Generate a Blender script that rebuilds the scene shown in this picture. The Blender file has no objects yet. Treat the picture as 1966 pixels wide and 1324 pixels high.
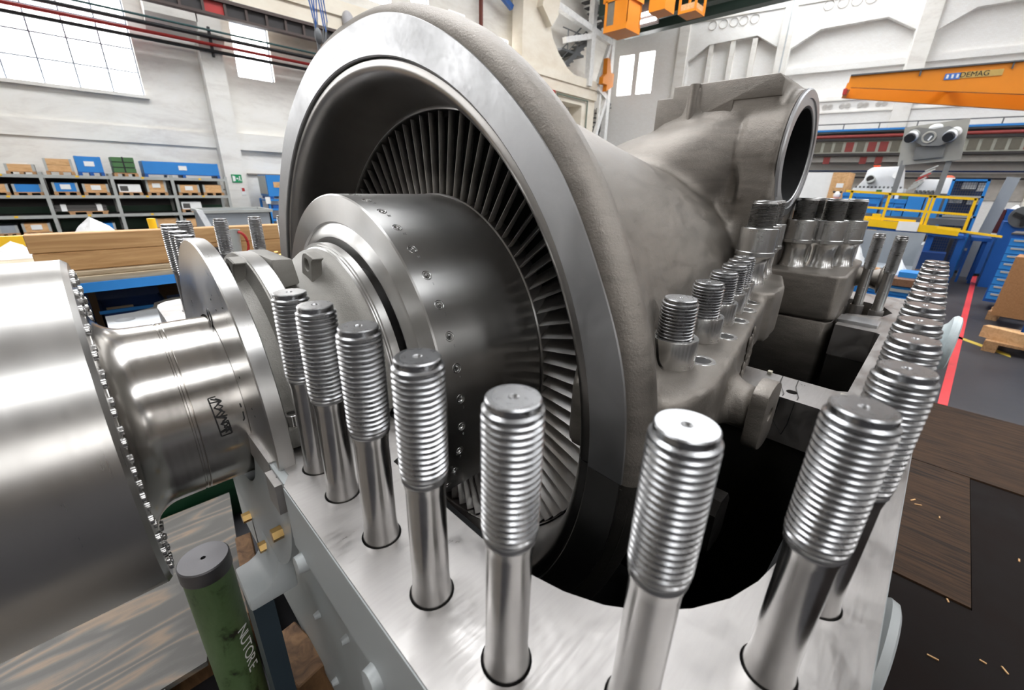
import bpy, bmesh, math, random
from mathutils import Vector, Matrix

random.seed(7)
PI = math.pi
R = math.radians
scene = bpy.context.scene
COL = scene.collection

# ------------------------------------------------------------------ camera
cam_data = bpy.data.cameras.new('camera')
cam = bpy.data.objects.new('camera', cam_data)
COL.objects.link(cam)
cam_data.sensor_fit = 'HORIZONTAL'
cam_data.sensor_width = 36.0
cam_data.lens = 801.68 / 1966 * 36.0
cam_data.clip_start = 0.02
cam_data.clip_end = 200
_p, _r, _y = R(20.964), R(1.4308), R(44.5713)
_F = Vector((math.cos(_p) * math.cos(_y), math.cos(_p) * math.sin(_y), -math.sin(_p)))
_rt = Vector((math.sin(_y), -math.cos(_y), 0))
_up = _rt.cross(_F)
_r2 = _rt * math.cos(_r) + _up * math.sin(_r)
_u2 = -_rt * math.sin(_r) + _up * math.cos(_r)
cam.matrix_world = Matrix(((_r2.x, _u2.x, -_F.x, 0.0), (_r2.y, _u2.y, -_F.y, -0.993),
                           (_r2.z, _u2.z, -_F.z, 1.75023), (0, 0, 0, 1)))
cam_data.dof.use_dof = True
cam_data.dof.focus_distance = 0.95
cam_data.dof.aperture_fstop = 5.0
scene.camera = cam

# ------------------------------------------------------------------ world, exposure
world = bpy.data.worlds.new('world')
scene.world = world
world.use_nodes = True
_bg = world.node_tree.nodes['Background']
_bg.inputs['Color'].default_value = (0.93, 0.96, 1.0, 1)
_bg.inputs['Strength'].default_value = 1.0
scene.view_settings.view_transform = 'Standard'
scene.view_settings.look = 'None'
scene.view_settings.gamma = 1.0
scene.view_settings.use_curve_mapping = False
scene.view_settings.exposure = 0.42
scene.cycles.max_bounces = 8
scene.cycles.diffuse_bounces = 4
scene.cycles.glossy_bounces = 5
scene.cycles.sample_clamp_indirect = 6.0
scene.cycles.caustics_reflective = False
scene.cycles.caustics_refractive = False
scene.cycles.use_denoising = True

SKY_L = 7.4        # radiance of the skylights and of the daylit window panes
PANE_L = 6.0

# ------------------------------------------------------------------ colour + materials
def lin(c):
    c = c / 255.0
    return c / 12.92 if c <= 0.04045 else ((c + 0.055) / 1.055) ** 2.4

def rgb(r, g, b):
    return (lin(r), lin(g), lin(b), 1.0)

class NT:
    def __init__(self, name):
        self.m = bpy.data.materials.new(name)
        self.m.use_nodes = True
        self.t = self.m.node_tree
        self.n = self.t.nodes
        self.b = self.n['Principled BSDF']
    def new(self, typ, **kw):
        nd = self.n.new(typ)
        for k, v in kw.items():
            setattr(nd, k, v)
        return nd
    def link(self, a, b):
        self.t.links.new(a, b)
    def coords(self, scale=(1, 1, 1), rot=(0, 0, 0)):
        tc = self.new('ShaderNodeTexCoord')
        mp = self.new('ShaderNodeMapping')
        mp.inputs['Scale'].default_value = scale
        mp.inputs['Rotation'].default_value = rot
        self.link(tc.outputs['Object'], mp.inputs['Vector'])
        return mp.outputs['Vector']
    def noise(self, vec, scale, detail=4, rough=0.55, distort=0.0):
        n = self.new('ShaderNodeTexNoise')
        n.inputs['Scale'].default_value = scale
        n.inputs['Detail'].default_value = detail
        n.inputs['Roughness'].default_value = rough
        n.inputs['Distortion'].default_value = distort
        self.link(vec, n.inputs['Vector'])
        return n.outputs['Fac']
    def ramp(self, fac, stops):
        r = self.new('ShaderNodeValToRGB')
        el = r.color_ramp.elements
        while len(el) < len(stops):
            el.new(0.5)
        for e, (p, c) in zip(el, stops):
            e.position = p
            e.color = c
        self.link(fac, r.inputs['Fac'])
        return r.outputs['Color']
    def mrange(self, fac, a, b, lo=0.3, hi=0.7):
        m = self.new('ShaderNodeMapRange')
        m.inputs['From Min'].default_value = lo
        m.inputs['From Max'].default_value = hi
        m.inputs['To Min'].default_value = a
        m.inputs['To Max'].default_value = b
        self.link(fac, m.inputs['Value'])
        return m.outputs['Result']
    def bump(self, height, strength, dist=0.002):
        b = self.new('ShaderNodeBump')
        b.inputs['Strength'].default_value = strength
        b.inputs['Distance'].default_value = dist
        self.link(height, b.inputs['Height'])
        self.link(b.outputs['Normal'], self.b.inputs['Normal'])
    def set(self, **kw):
        for k, v in kw.items():
            self.b.inputs[k.replace('_', ' ')].default_value = v

def mix_var(col, f):
    return tuple(min(1, c * f) for c in col[:3]) + (1,)

def plain(name, col, rough=0.5, metal=0.0, var=0.12, vscale=6.0, bump=0.0, bscale=60.0, bdist=0.002):
    """paint, plastic, plaster, cast surfaces: a noise-broken colour, roughness and bump"""
    t = NT(name)
    v = t.coords()
    n = t.noise(v, vscale, 6, 0.6)
    c = t.ramp(n, [(0.3, mix_var(col, 1 - var)), (0.7, mix_var(col, 1 + var))])
    t.link(c, t.b.inputs['Base Color'])
    t.set(Metallic=metal)
    t.link(t.mrange(n, rough * 0.85, min(1, rough * 1.15)), t.b.inputs['Roughness'])
    if bump:
        t.bump(t.noise(v, bscale, 5, 0.6), bump, bdist)
    return t.m

def turned(name, col, rough, axis='X', centre=(0, 0), aniso=0.6, rings=420.0, strength=0.05, patch=0.25, pscale=9.0):
    """steel machined on a lathe: fine rings about the axis, highlight spread across them"""
    t = NT(name)
    tc = t.new('ShaderNodeTexCoord')
    sp = t.new('ShaderNodeSeparateXYZ')
    t.link(tc.outputs['Object'], sp.inputs[0])
    ia, ib, ic = {'X': ('X', 'Y', 'Z'), 'Z': ('Z', 'X', 'Y')}[axis]
    def off(sock, c):
        m = t.new('ShaderNodeMath', operation='SUBTRACT')
        t.link(sp.outputs[sock], m.inputs[0])
        m.inputs[1].default_value = c
        return m.outputs[0]
    cv = t.new('ShaderNodeCombineXYZ')
    t.link(off(ib, centre[0]), cv.inputs[0])
    t.link(off(ic, centre[1]), cv.inputs[1])
    ln = t.new('ShaderNodeVectorMath', operation='LENGTH')
    t.link(cv.outputs[0], ln.inputs[0])
    c2 = t.new('ShaderNodeCombineXYZ')
    t.link(sp.outputs[ia], c2.inputs[0])
    t.link(ln.outputs['Value'], c2.inputs[1])
    fine = t.noise(c2.outputs[0], rings, 3, 0.6)
    big = t.noise(tc.outputs['Object'], pscale, 6, 0.62)
    t.link(t.ramp(big, [(0.3, mix_var(col, 0.9)), (0.7, mix_var(col, 1.06))]), t.b.inputs['Base Color'])
    add = t.new('ShaderNodeMath', operation='MULTIPLY_ADD')
    t.link(fine, add.inputs[0])
    add.inputs[1].default_value = 0.35
    t.link(big, add.inputs[2])
    t.link(t.mrange(add.outputs[0], rough * (1 - patch), rough * (1 + patch), 0.45, 0.9), t.b.inputs['Roughness'])
    t.set(Metallic=1.0, Anisotropic=aniso)
    t.b.inputs['Anisotropic Rotation'].default_value = 0.25
    tg = t.new('ShaderNodeTangent', direction_type='RADIAL', axis=axis)
    t.link(tg.outputs[0], t.b.inputs['Tangent'])
    t.bump(fine, strength, 0.0006)
    return t.m

def milled(name, col, rough, rot=0.0, stretch=(6, 70, 20), strength=0.06, patch=0.3):
    """flat machined or ground steel: directional brush marks and cloudy worn patches"""
    t = NT(name)
    v = t.coords(stretch, (0, 0, rot))
    fine = t.noise(v, 6.0, 5, 0.65)
    big = t.noise(t.coords(), 9.0, 7, 0.65, 0.6)
    t.link(t.ramp(big, [(0.32, mix_var(col, 0.9)), (0.55, col), (0.7, mix_var(col, 1.08))]), t.b.inputs['Base Color'])
    mx = t.new('ShaderNodeMath', operation='MULTIPLY_ADD')
    t.link(fine, mx.inputs[0])
    mx.inputs[1].default_value = 0.4
    t.link(big, mx.inputs[2])
    t.link(t.mrange(mx.outputs[0], rough * (1 - patch), rough * (1 + patch), 0.45, 0.95), t.b.inputs['Roughness'])
    t.set(Metallic=1.0)
    t.bump(fine, strength, 0.0006)
    return t.m

def cast(name, col, rough, metal, fine=0.35, fscale=260.0, lumps=0.25, lscale=26.0, var=0.14):
    """cast steel: grainy blasted skin over soft lumps"""
    t = NT(name)
    v = t.coords()
    a = t.noise(v, fscale, 4, 0.7)
    b = t.noise(v, lscale, 4, 0.55)
    s = t.noise(t.coords((1, 1, 4), (0.5, 0.3, 0)), 7.0, 6, 0.65, 0.8)
    t.link(t.ramp(s, [(0.3, mix_var(col, 1 - var)), (0.5, col), (0.72, mix_var(col, 1 + var))]), t.b.inputs['Base Color'])
    t.set(Metallic=metal)
    t.link(t.mrange(s, rough * 0.8, rough * 1.15), t.b.inputs['Roughness'])
    m = t.new('ShaderNodeMath', operation='MULTIPLY_ADD')
    t.link(b, m.inputs[0])
    m.inputs[1].default_value = lumps * 8
    t.link(a, m.inputs[2])
    t.bump(m.outputs[0], fine, 0.0022)
    return t.m

def timber(name, c1, c2, grain=(1.2, 22, 22), rough=0.6, scale=3.0, bump=0.15, distort=1.2):
    t = NT(name)
    v = t.coords(grain)
    w = t.noise(v, scale, 6, 0.6, distort)
    t.link(t.ramp(w, [(0.32, c1), (0.62, c2), (0.72, mix_var(c2, 0.86))]), t.b.inputs['Base Color'])
    t.set(Roughness=rough)
    t.bump(w, bump, 0.002)
    return t.m

def stained_ply(name, dark, light, scale=1.6, rot=0.0, bias=0.5, rough=0.55):
    """film-worn plywood: dark stain worn through along the flame grain"""
    t = NT(name)
    v = t.coords((0.55, 2.6, 1), (0, 0, rot))
    d = t.new('ShaderNodeTexNoise')
    d.inputs['Scale'].default_value = scale
    d.inputs['Detail'].default_value = 2
    t.link(v, d.inputs['Vector'])
    mul = t.new('ShaderNodeMath', operation='MULTIPLY')
    t.link(d.outputs['Fac'], mul.inputs[0])
    mul.inputs[1].default_value = 17.0
    fr = t.new('ShaderNodeMath', operation='PINGPONG')
    t.link(mul.outputs[0], fr.inputs[0])
    fr.inputs[1].default_value = 1.0
    worn = t.noise(t.coords(), 3.0, 6, 0.7)
    fineg = t.noise(t.coords((2, 60, 1), (0, 0, rot)), 5.0, 4, 0.7)
    m1 = t.new('ShaderNodeMath', operation='MULTIPLY_ADD')
    t.link(worn, m1.inputs[0])
    m1.inputs[1].default_value = 1.3
    t.link(fr.outputs[0], m1.inputs[2])
    m2 = t.new('ShaderNodeMath', operation='MULTIPLY_ADD')
    t.link(fineg, m2.inputs[0])
    m2.inputs[1].default_value = 0.6
    t.link(m1.outputs[0], m2.inputs[2])
    c = t.ramp(t.mrange(m2.outputs[0], 0, 1, 0.6 + bias, 1.9 + bias), [(0.2, dark), (0.45, mix_var(dark, 1.3)), (0.75, light), (1.0, mix_var(light, 1.15))])
    t.link(c, t.b.inputs['Base Color'])
    t.set(Roughness=rough)
    t.bump(m2.outputs[0], 0.1, 0.001)
    return t.m

def emit(name, col, strength):
    t = NT(name)
    t.set(Base_Color=(0.8, 0.8, 0.8, 1))
    t.b.inputs['Emission Color'].default_value = col
    t.b.inputs['Emission Strength'].default_value = strength
    return t.m

ZA = 1.315     # height of the rotor axis
ZF = 1.300     # height of the machined joint flange
AX = (0.0, ZA)

M = {}
M['shaft'] = turned('polished_shaft_steel', (0.56, 0.535, 0.505, 1), 0.2, 'X', AX, 0.5, 160, 0.004, 0.25, 4)
M['coupling'] = turned('turned_coupling_steel', (0.52, 0.505, 0.485, 1), 0.30, 'X', AX, 0.5, 160, 0.005, 0.2, 3)
M['hub'] = turned('turned_disc_steel', (0.64, 0.63, 0.615, 1), 0.34, 'X', AX, 0.9, 240, 0.012, 0.1, 5)
M['disc'] = turned('ground_ring_steel', (0.60, 0.59, 0.575, 1), 0.32, 'X', AX, 0.6, 240, 0.008, 0.2)
M['bell'] = turned('turned_bell_steel', (0.34, 0.325, 0.31, 1), 0.3, 'X', AX, 0.5, 120, 0.0, 0.06)
M['blade'] = milled('blade_steel', (0.70, 0.68, 0.66, 1), 0.42, 0, (30, 30, 30), 0.008)
M['stud'] = turned('bolt_steel', (0.50, 0.49, 0.48, 1), 0.22, 'Z', (0, 0), 0.5, 240, 0.004, 0.25, 14)
M['stud_thread'] = turned('thread_steel', (0.40, 0.40, 0.405, 1), 0.28, 'Z', (0, 0), 0.0, 300, 0.0, 0.25, 14)
M['dark_thread'] = turned('blackened_thread_steel', (0.30, 0.295, 0.29, 1), 0.3, 'Z', (0, 0), 0.0, 300, 0.02, 0.3, 30)
M['sleeve'] = turned('sleeve_steel', (0.58, 0.575, 0.565, 1), 0.26, 'Z', (0, 0), 0.4, 200, 0.003, 0.15, 10)
M['flange'] = milled('joint_flange_steel', (0.41, 0.39, 0.375, 1), 0.44, 0.5, (4, 40, 12), 0.03, 0.5)
M['face_ring'] = milled('ground_casing_face', (0.42, 0.42, 0.425, 1), 0.42, 0, (20, 20, 20), 0.015, 0.3)
M['cast'] = cast('cast_steel', (0.235, 0.212, 0.188, 1), 0.5, 0.82, 0.5, 260, 0.2, 20, 0.2)
M['cast_shaded'] = cast('shaded_cast_steel', (0.045, 0.041, 0.037, 1), 0.55, 0.6, 0.3, 160, 0.2, 20)  # cast steel with the shade of the cavity put into its colour
M['cast_grey'] = cast('blasted_bearing_casting', (0.30, 0.285, 0.26, 1), 0.55, 0.35, 0.4, 320, 0.1, 40, 0.12)
M['paint_grey'] = plain('light_grey_machine_paint', rgb(178, 182, 182), 0.42, 0, 0.06, 7, 0.12, 40)
M['paint_foot'] = plain('blue_grey_machine_paint', rgb(40, 52, 60), 0.4, 0, 0.1, 7, 0.1, 40)
M['pit_shade'] = plain('cavity_shade_black', (0.004, 0.004, 0.0045, 1), 0.85, 0.0, 0.2)  # near-black colour stands in for the shade inside openings
M['brass'] = plain('brass_bolt', (0.55, 0.36, 0.14, 1), 0.3, 1.0)
M['green'] = None
M['ink'] = plain('black_marker_ink', (0.01, 0.01, 0.01, 1), 0.5)
M['hole'] = plain('shadowed_bore_steel', (0.10, 0.10, 0.10, 1), 0.35, 1.0)

# ------------------------------------------------------------------ mesh helpers
class MB:
    """collects shapes and links them as ONE mesh object"""
    def __init__(self):
        self.bm = bmesh.new()
    def face(self, vs):
        try:
            return self.bm.faces.new(vs)
        except ValueError:
            return None
    def box(self, x0, x1, y0, y1, z0, z1):
        v = [self.bm.verts.new((x, y, z)) for z in (z0, z1) for y in (y0, y1) for x in (x0, x1)]
        for f in ((0, 2, 3, 1), (4, 5, 7, 6), (0, 1, 5, 4), (2, 6, 7, 3), (0, 4, 6, 2), (1, 3, 7, 5)):
            self.face([v[i] for i in f])
        return self
    def obox(self, mat, sx, sy, sz):
        v = [self.bm.verts.new(mat @ Vector((x * sx / 2, y * sy / 2, z * sz / 2))) for z in (-1, 1) for y in (-1, 1) for x in (-1, 1)]
        for f in ((0, 2, 3, 1), (4, 5, 7, 6), (0, 1, 5, 4), (2, 6, 7, 3), (0, 4, 6, 2), (1, 3, 7, 5)):
            self.face([v[i] for i in f])
        return self
    def prism(self, poly, axis, a, b):
        def P(u, v, w):
            return {'x': (w, u, v), 'y': (u, w, v), 'z': (u, v, w)}[axis]
        va = [self.bm.verts.new(P(u, v, a)) for u, v in poly]
        vb = [self.bm.verts.new(P(u, v, b)) for u, v in poly]
        n = len(poly)
        self.face(va[::-1])
        self.face(vb)
        for i in range(n):
            self.face([va[i], va[(i + 1) % n], vb[(i + 1) % n], vb[i]])
        return self
    def bar(self, p0, p1, w, h):
        """square bar from p0 to p1"""
        p0, p1 = Vector(p0), Vector(p1)
        d = (p1 - p0)
        L = d.length
        q = d.to_track_quat('X', 'Z').to_matrix().to_4x4()
        return self.obox(Matrix.Translation((p0 + p1) / 2) @ q, L, w, h)
    def tube(self, p0, p1, r0, r1=None, n=16, cap=True):
        r1 = r0 if r1 is None else r1
        p0, p1 = Vector(p0), Vector(p1)
        q = (p1 - p0).to_track_quat('Z', 'Y').to_matrix()
        rings = []
        for p, r in ((p0, r0), (p1, r1)):
            rings.append([self.bm.verts.new(p + q @ Vector((r * math.cos(2 * PI * i / n), r * math.sin(2 * PI * i / n), 0))) for i in range(n)])
        for i in range(n):
            self.face([rings[0][i], rings[0][(i + 1) % n], rings[1][(i + 1) % n], rings[1][i]])
        if cap:
            self.face(rings[0][::-1])
            self.face(rings[1])
        return self
    def path(self, pts, r, n=8, cap=True):
        pts = [Vector(p) for p in pts]
        rings = []
        for i, p in enumerate(pts):
            d = (pts[min(i + 1, len(pts) - 1)] - pts[max(i - 1, 0)]).normalized()
            q = d.to_track_quat('Z', 'Y').to_matrix()
            rings.append([self.bm.verts.new(p + q @ Vector((r * math.cos(2 * PI * k / n), r * math.sin(2 * PI * k / n), 0))) for k in range(n)])
        for a, b in zip(rings, rings[1:]):
            for k in range(n):
                self.face([a[k], a[(k + 1) % n], b[(k + 1) % n], b[k]])
        if cap:
            self.face(rings[0][::-1])
            self.face(rings[-1])
        return self
    def lathe(self, prof, axis='X', centre=(0, 0, 0), segs=96, a0=0.0, a1=2 * PI, closed=False):
        """revolve (along, radius) about an axis; closed: the profile is a loop"""
        full = abs(a1 - a0 - 2 * PI) < 1e-6
        n = segs if full else segs + 1
        cx, cy, cz = centre
        rows = []
        for u, r in prof:
            if r < 1e-6:
                p = {'X': (cx + u, cy, cz), 'Y': (cx, cy + u, cz), 'Z': (cx, cy, cz + u)}[axis]
                rows.append([self.bm.verts.new(p)])
                continue
            row = []
            for i in range(n):
                a = a0 + (a1 - a0) * i / segs
                c, s = r * math.cos(a), r * math.sin(a)
                p = {'X': (cx + u, cy + c, cz + s), 'Y': (cx + c, cy + u, cz + s), 'Z': (cx + c, cy + s, cz + u)}[axis]
                row.append(self.bm.verts.new(p))
            rows.append(row)
        pairs = list(zip(rows, rows[1:]))
        if closed:
            pairs.append((rows[-1], rows[0]))
        for ra, rb in pairs:
            for i in range(segs):
                j = (i + 1) % n if full else i + 1
                a, b = ra[i % len(ra)], rb[i % len(rb)]
                c, d = rb[j % len(rb)], ra[j % len(ra)]
                vs = []
                for q in (a, b, c, d):
                    if q not in vs:
                        vs.append(q)
                if len(vs) > 2:
                    self.face(vs)
        if closed and not full:
            self.face([r[0] for r in rows])
            self.face([r[-1] for r in rows][::-1])
        return self
    def sphere(self, c, rx, ry, rz, u=16, v=10):
        m = Matrix.Translation(c) @ Matrix.Diagonal((rx, ry, rz, 1))
        bmesh.ops.create_uvsphere(self.bm, u_segments=u, v_segments=v, radius=1, matrix=m)
        return self
    def plate(self, outer, holes, z0, z1):
        """flat plate with round or shaped openings"""
        bm = bmesh.new()
        edges = []
        for loop in [outer] + holes:
            vs = [bm.verts.new((x, y, z1)) for x, y in loop]
            for i in range(len(vs)):
                edges.append(bm.edges.new((vs[i], vs[(i + 1) % len(vs)])))
        bmesh.ops.triangle_fill(bm, use_beauty=True, use_dissolve=False, edges=edges)
        r = bmesh.ops.extrude_face_region(bm, geom=bm.faces[:], use_keep_orig=True)
        for e in r['geom']:
            if isinstance(e, bmesh.types.BMVert):
                e.co.z = z0
        me = bpy.data.meshes.new('tmp')
        bm.to_mesh(me)
        bm.free()
        self.bm.from_mesh(me)
        bpy.data.meshes.remove(me)
        return self
    def bevel(self, w, seg=2, ang=30):
        bmesh.ops.recalc_face_normals(self.bm, faces=self.bm.faces[:])
        es = [e for e in self.bm.edges if len(e.link_faces) == 2 and e.calc_face_angle(0) > R(ang)]
        bmesh.ops.bevel(self.bm, geom=es, offset=w, segments=seg, affect='EDGES', profile=0.5, clamp_overlap=True)
        return self
    def build(self, name, mat, parent=None, smooth=32):
        bmesh.ops.recalc_face_normals(self.bm, faces=self.bm.faces[:])
        me = bpy.data.meshes.new(name)
        self.bm.to_mesh(me)
        self.bm.free()
        me.polygons.foreach_set('use_smooth', [bool(smooth)] * len(me.polygons))
        if smooth:
            me.set_sharp_from_angle(angle=R(smooth))
        me.materials.append(mat)
        o = bpy.data.objects.new(name, me)
        COL.objects.link(o)
        if parent is not None:
            put_under(o, parent)
        return o

def world_of(o):
    return (world_of(o.parent) @ o.matrix_parent_inverse @ o.matrix_basis) if o.parent else o.matrix_basis.copy()

def put_under(o, parent):
    o.parent = parent
    o.matrix_parent_inverse = world_of(parent).inverted()

def tag(o, label=None, cat=None, group=None, kind=None):
    for k, v in (('label', label), ('category', cat), ('group', group), ('kind', kind)):
        if v:
            o[k] = v
    return o

def thing(name, label, cat, loc=(0, 0, 0), group=None):
    o = bpy.data.objects.new(name, None)
    COL.objects.link(o)
    o.empty_display_size = 0.05
    o.location = loc
    return tag(o, label, cat, group)

KIDS = {}
def copy_tree(o, parent=None):
    c = o.copy()
    COL.objects.link(c)
    if parent is not None:
        c.parent = parent
        c.matrix_parent_inverse = o.matrix_parent_inverse.copy()
    for ch in list(o.children):
        copy_tree(ch, c)
    return c

def dup(o, loc, label=None, group=None, rz=None):
    c = copy_tree(o)
    c.location = loc
    if rz is not None:
        c.rotation_euler = (0, 0, rz)
    if label:
        c['label'] = label
    if group:
        c['group'] = group
    return c

def struct(o):
    o['kind'] = 'structure'
    return o

def circle(x, y, r, n=28, ph=0):
    return [(x + r * math.cos(2 * PI * i / n + ph), y + r * math.sin(2 * PI * i / n + ph)) for i in range(n)]

def text_mesh(name, body, size, mat, parent, matrix, depth=0.0004):
    """lettering as a solid mesh, laid at matrix (x along the line, z out of the surface)"""
    cu = bpy.data.curves.new(name, 'FONT')
    cu.body = body
    cu.size = size
    cu.extrude = depth
    cu.align_x = 'CENTER'
    cu.align_y = 'CENTER'
    tmp = bpy.data.objects.new(name + '_tmp', cu)
    COL.objects.link(tmp)
    dg = bpy.context.evaluated_depsgraph_get()
    me = bpy.data.meshes.new_from_object(tmp.evaluated_get(dg))
    bpy.data.objects.remove(tmp)
    bpy.data.curves.remove(cu)
    me.transform(matrix)
    me.materials.clear()
    me.materials.append(mat)
    o = bpy.data.objects.new(name, me)
    COL.objects.link(o)
    if parent is not None:
        put_under(o, parent)
    return o

def frame_at(pos, xdir, zdir):
    x = Vector(xdir).normalized()
    z = Vector(zdir).normalized()
    y = z.cross(x).normalized()
    x = y.cross(z)
    return Matrix(((x.x, y.x, z.x, pos[0]), (x.y, y.y, z.y, pos[1]), (x.z, y.z, z.z, pos[2]), (0, 0, 0, 1)))

def smooth_cast(o, voxel, iters=8, factor=0.6):
    """fuse the overlapping solids of a casting into one skin with soft fillets"""
    md = o.modifiers.new('fuse', 'REMESH')
    md.mode = 'VOXEL'
    md.voxel_size = voxel
    md.use_smooth_shade = True
    sm = o.modifiers.new('fillet', 'SMOOTH')
    sm.factor = factor
    sm.iterations = iters
    return o

def applied(o):
    dg_ = bpy.context.evaluated_depsgraph_get()
    me_ = bpy.data.meshes.new_from_object(o.evaluated_get(dg_))
    o.modifiers.clear()
    o.data = me_
    return o

def bore_out(o, mb):
    """cut a real bore into a casting"""
    bmesh.ops.recalc_face_normals(mb.bm, faces=mb.bm.faces[:])
    me_ = bpy.data.meshes.new('cut')
    mb.bm.to_mesh(me_)
    mb.bm.free()
    c_ = bpy.data.objects.new('cut', me_)
    COL.objects.link(c_)
    md_ = o.modifiers.new('bore', 'BOOLEAN')
    md_.object = c_
    md_.operation = 'DIFFERENCE'
    md_.solver = 'EXACT'
    applied(o)
    bpy.data.objects.remove(c_)
    return o

# ================================================================== THE MACHINE
# x runs along the rotor, y across it, z up; the rotor axis is y = 0, z = ZA

# ------------------------------------------------------------------ rotor
rotor = thing('turbine_rotor', 'polished steel turbine rotor with bladed disc lying in the open machine', 'rotor', (0, 0, ZA))
CZ = (0, 0, ZA)
b = MB().lathe([(-0.36, 0.0), (-0.36, 0.296), (-0.352, 0.303), (-0.037, 0.303), (-0.030, 0.297), (-0.030, 0.19), (-0.030, 0.0)], 'X', CZ, 128)
coupling = b.build('coupling_flange', M['coupling'], rotor)
tag(coupling, 'large plain coupling drum at the end of the shaft')
# ring of coupling bolts standing on the inner face of the drum
for ring_r, n_b, rad in ((0.278, 40, 0.0075), (0.240, 34, 0.0075)):
    for i in range(n_b):
        a = 2 * PI * i / n_b
        y, z = ring_r * math.cos(a), ZA + ring_r * math.sin(a)
        b = MB().tube((-0.032, y, z), (-0.0255, y, z), rad, rad, 12).tube((-0.0255, y, z), (-0.0245, y, z), rad * 0.7, rad * 0.6, 12)
        b.build('coupling_bolt', M['stud'], coupling)
# shaft with fillet, scribed groove and inner journal
prof = [(-0.031, 0.212)]
for k in range(9):
    a = PI / 2 * k / 8
    prof.append((-0.029 + 0.042 * (1 - math.cos(a)), 0.173 + 0.039 * (1 - math.sin(a))))
prof += [(0.0535, 0.172), (0.0545, 0.1708), (0.057, 0.1708), (0.058, 0.172), (0.0615, 0.172), (0.0625, 0.1708), (0.064, 0.172),
         (0.150, 0.172), (0.30, 0.172), (0.41, 0.172)]
prof = sorted(set(prof))
b = MB().lathe(prof, 'X', CZ, 128)
shaft = b.build('shaft', M['shaft'], rotor)
# marker scribble and hatched box on the shaft
def on_shaft(x, ang, r=0.1724):
    return Vector((x, r * math.cos(ang), ZA + r * math.sin(ang)))
def shaft_line(pts, w=0.0011):
    mb = MB()
    for (xa, aa), (xb, ab) in zip(pts, pts[1:]):
        n = max(2, int(abs(ab - aa) / 0.05) + 1)
        row = []
        for i in range(n + 1):
            f = i / n
            x, a = xa + (xb - xa) * f, aa + (ab - aa) * f
            d = Vector(((xb - xa), (ab - aa) * 0.172)).normalized()
            nx, na = -d.y * w, d.x * w / 0.172
            row.append((mb.bm.verts.new(on_shaft(x + nx, a + na)), mb.bm.verts.new(on_shaft(x - nx, a - na))))
        for (p, q), (s, t) in zip(row, row[1:]):
            mb.face([p, q, t, s])
    return mb
A0 = R(180)
def sq(pts):
    return [(x, R(a)) for x, a in pts]
mk = shaft_line(sq([(0.0875, 155.8), (0.0895, 168), (0.0915, 180.5)]))
strokes = [sq([(0.0875, 155.8), (0.099, 155.6)]), sq([(0.0915, 180.5), (0.108, 180.2), (0.1065, 171.5), (0.101, 172.5)])]
zig = []
for k in range(19):
    f = k / 18
    zig.append((0.0905 + 0.003 * f + (0.0125 if k % 2 else 0.0) + 0.0035 * math.sin(k * 2.3), 156.5 + 22.5 * f + 1.4 * math.sin(k * 1.7)))
strokes.append(sq(zig))
zig2 = []
for k in range(13):
    f = k / 12
    zig2.append((0.0975 + 0.002 * f + (0.007 if k % 2 else 0.0) + 0.002 * math.sin(k * 3.1), 156.8 + 22 * f))
strokes.append(sq(zig2))
strokes += [sq([(0.131, 163.6), (0.1315, 166.2)]), sq([(0.1322, 169), (0.1318, 173.6), (0.1295, 174.8)]), sq([(0.1065, 171.5), (0.108, 176), (0.1045, 177), (0.1075, 179)])]
for extra in strokes:
    m2 = shaft_line(extra)
    tm = bpy.data.meshes.new('t')
    m2.bm.to_mesh(tm)
    m2.bm.free()
    mk.bm.from_mesh(tm)
    bpy.data.meshes.remove(tm)
mk.build('marker_scribble', M['ink'], shaft, 0)
mk = shaft_line(sq([(0.012, 172), (0.0125, 181)]))
mk.build('marker_dash', M['ink'], shaft, 0)

# bladed disc: rim, recessed web, labyrinth land
prof = [(0.47, 0.172), (0.47, 0.235), (0.445, 0.262), (0.428, 0.290), (0.412, 0.312), (0.4125, 0.322), (0.4205, 0.334), (0.4235, 0.342), (0.4195, 0.3465),
        (0.4195, 0.404), (0.4225, 0.407), (0.690, 0.407), (0.695, 0.4045), (0.74, 0.4045), (0.76, 0.40), (0.76, 0.2)]
b = MB().lathe(prof, 'X', CZ, 192)
disc = b.build('blade_disc', M['hub'], rotor)
# forty tapped balance holes round the rim, cut as real bores
cut = MB()
HOLES = []
for i in range(40):
    a = R(139.0 + 9.0 * i)
    HOLES.append(a)
    p = Vector((0.455, math.cos(a), math.sin(a)))
    c0 = Vector((0.455, 0.385 * math.cos(a), ZA + 0.385 * math.sin(a)))
    c1 = Vector((0.455, 0.42 * math.cos(a), ZA + 0.42 * math.sin(a)))
    cut.tube(c0, c1, 0.0072, 0.0072, 14)
me = bpy.data.meshes.new('bore_cutter')
bmesh.ops.recalc_face_normals(cut.bm, faces=cut.bm.faces[:])
cut.bm.to_mesh(me)
cut.bm.free()
cutter = bpy.data.objects.new('bore_cutter', me)
COL.objects.link(cutter)
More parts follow.
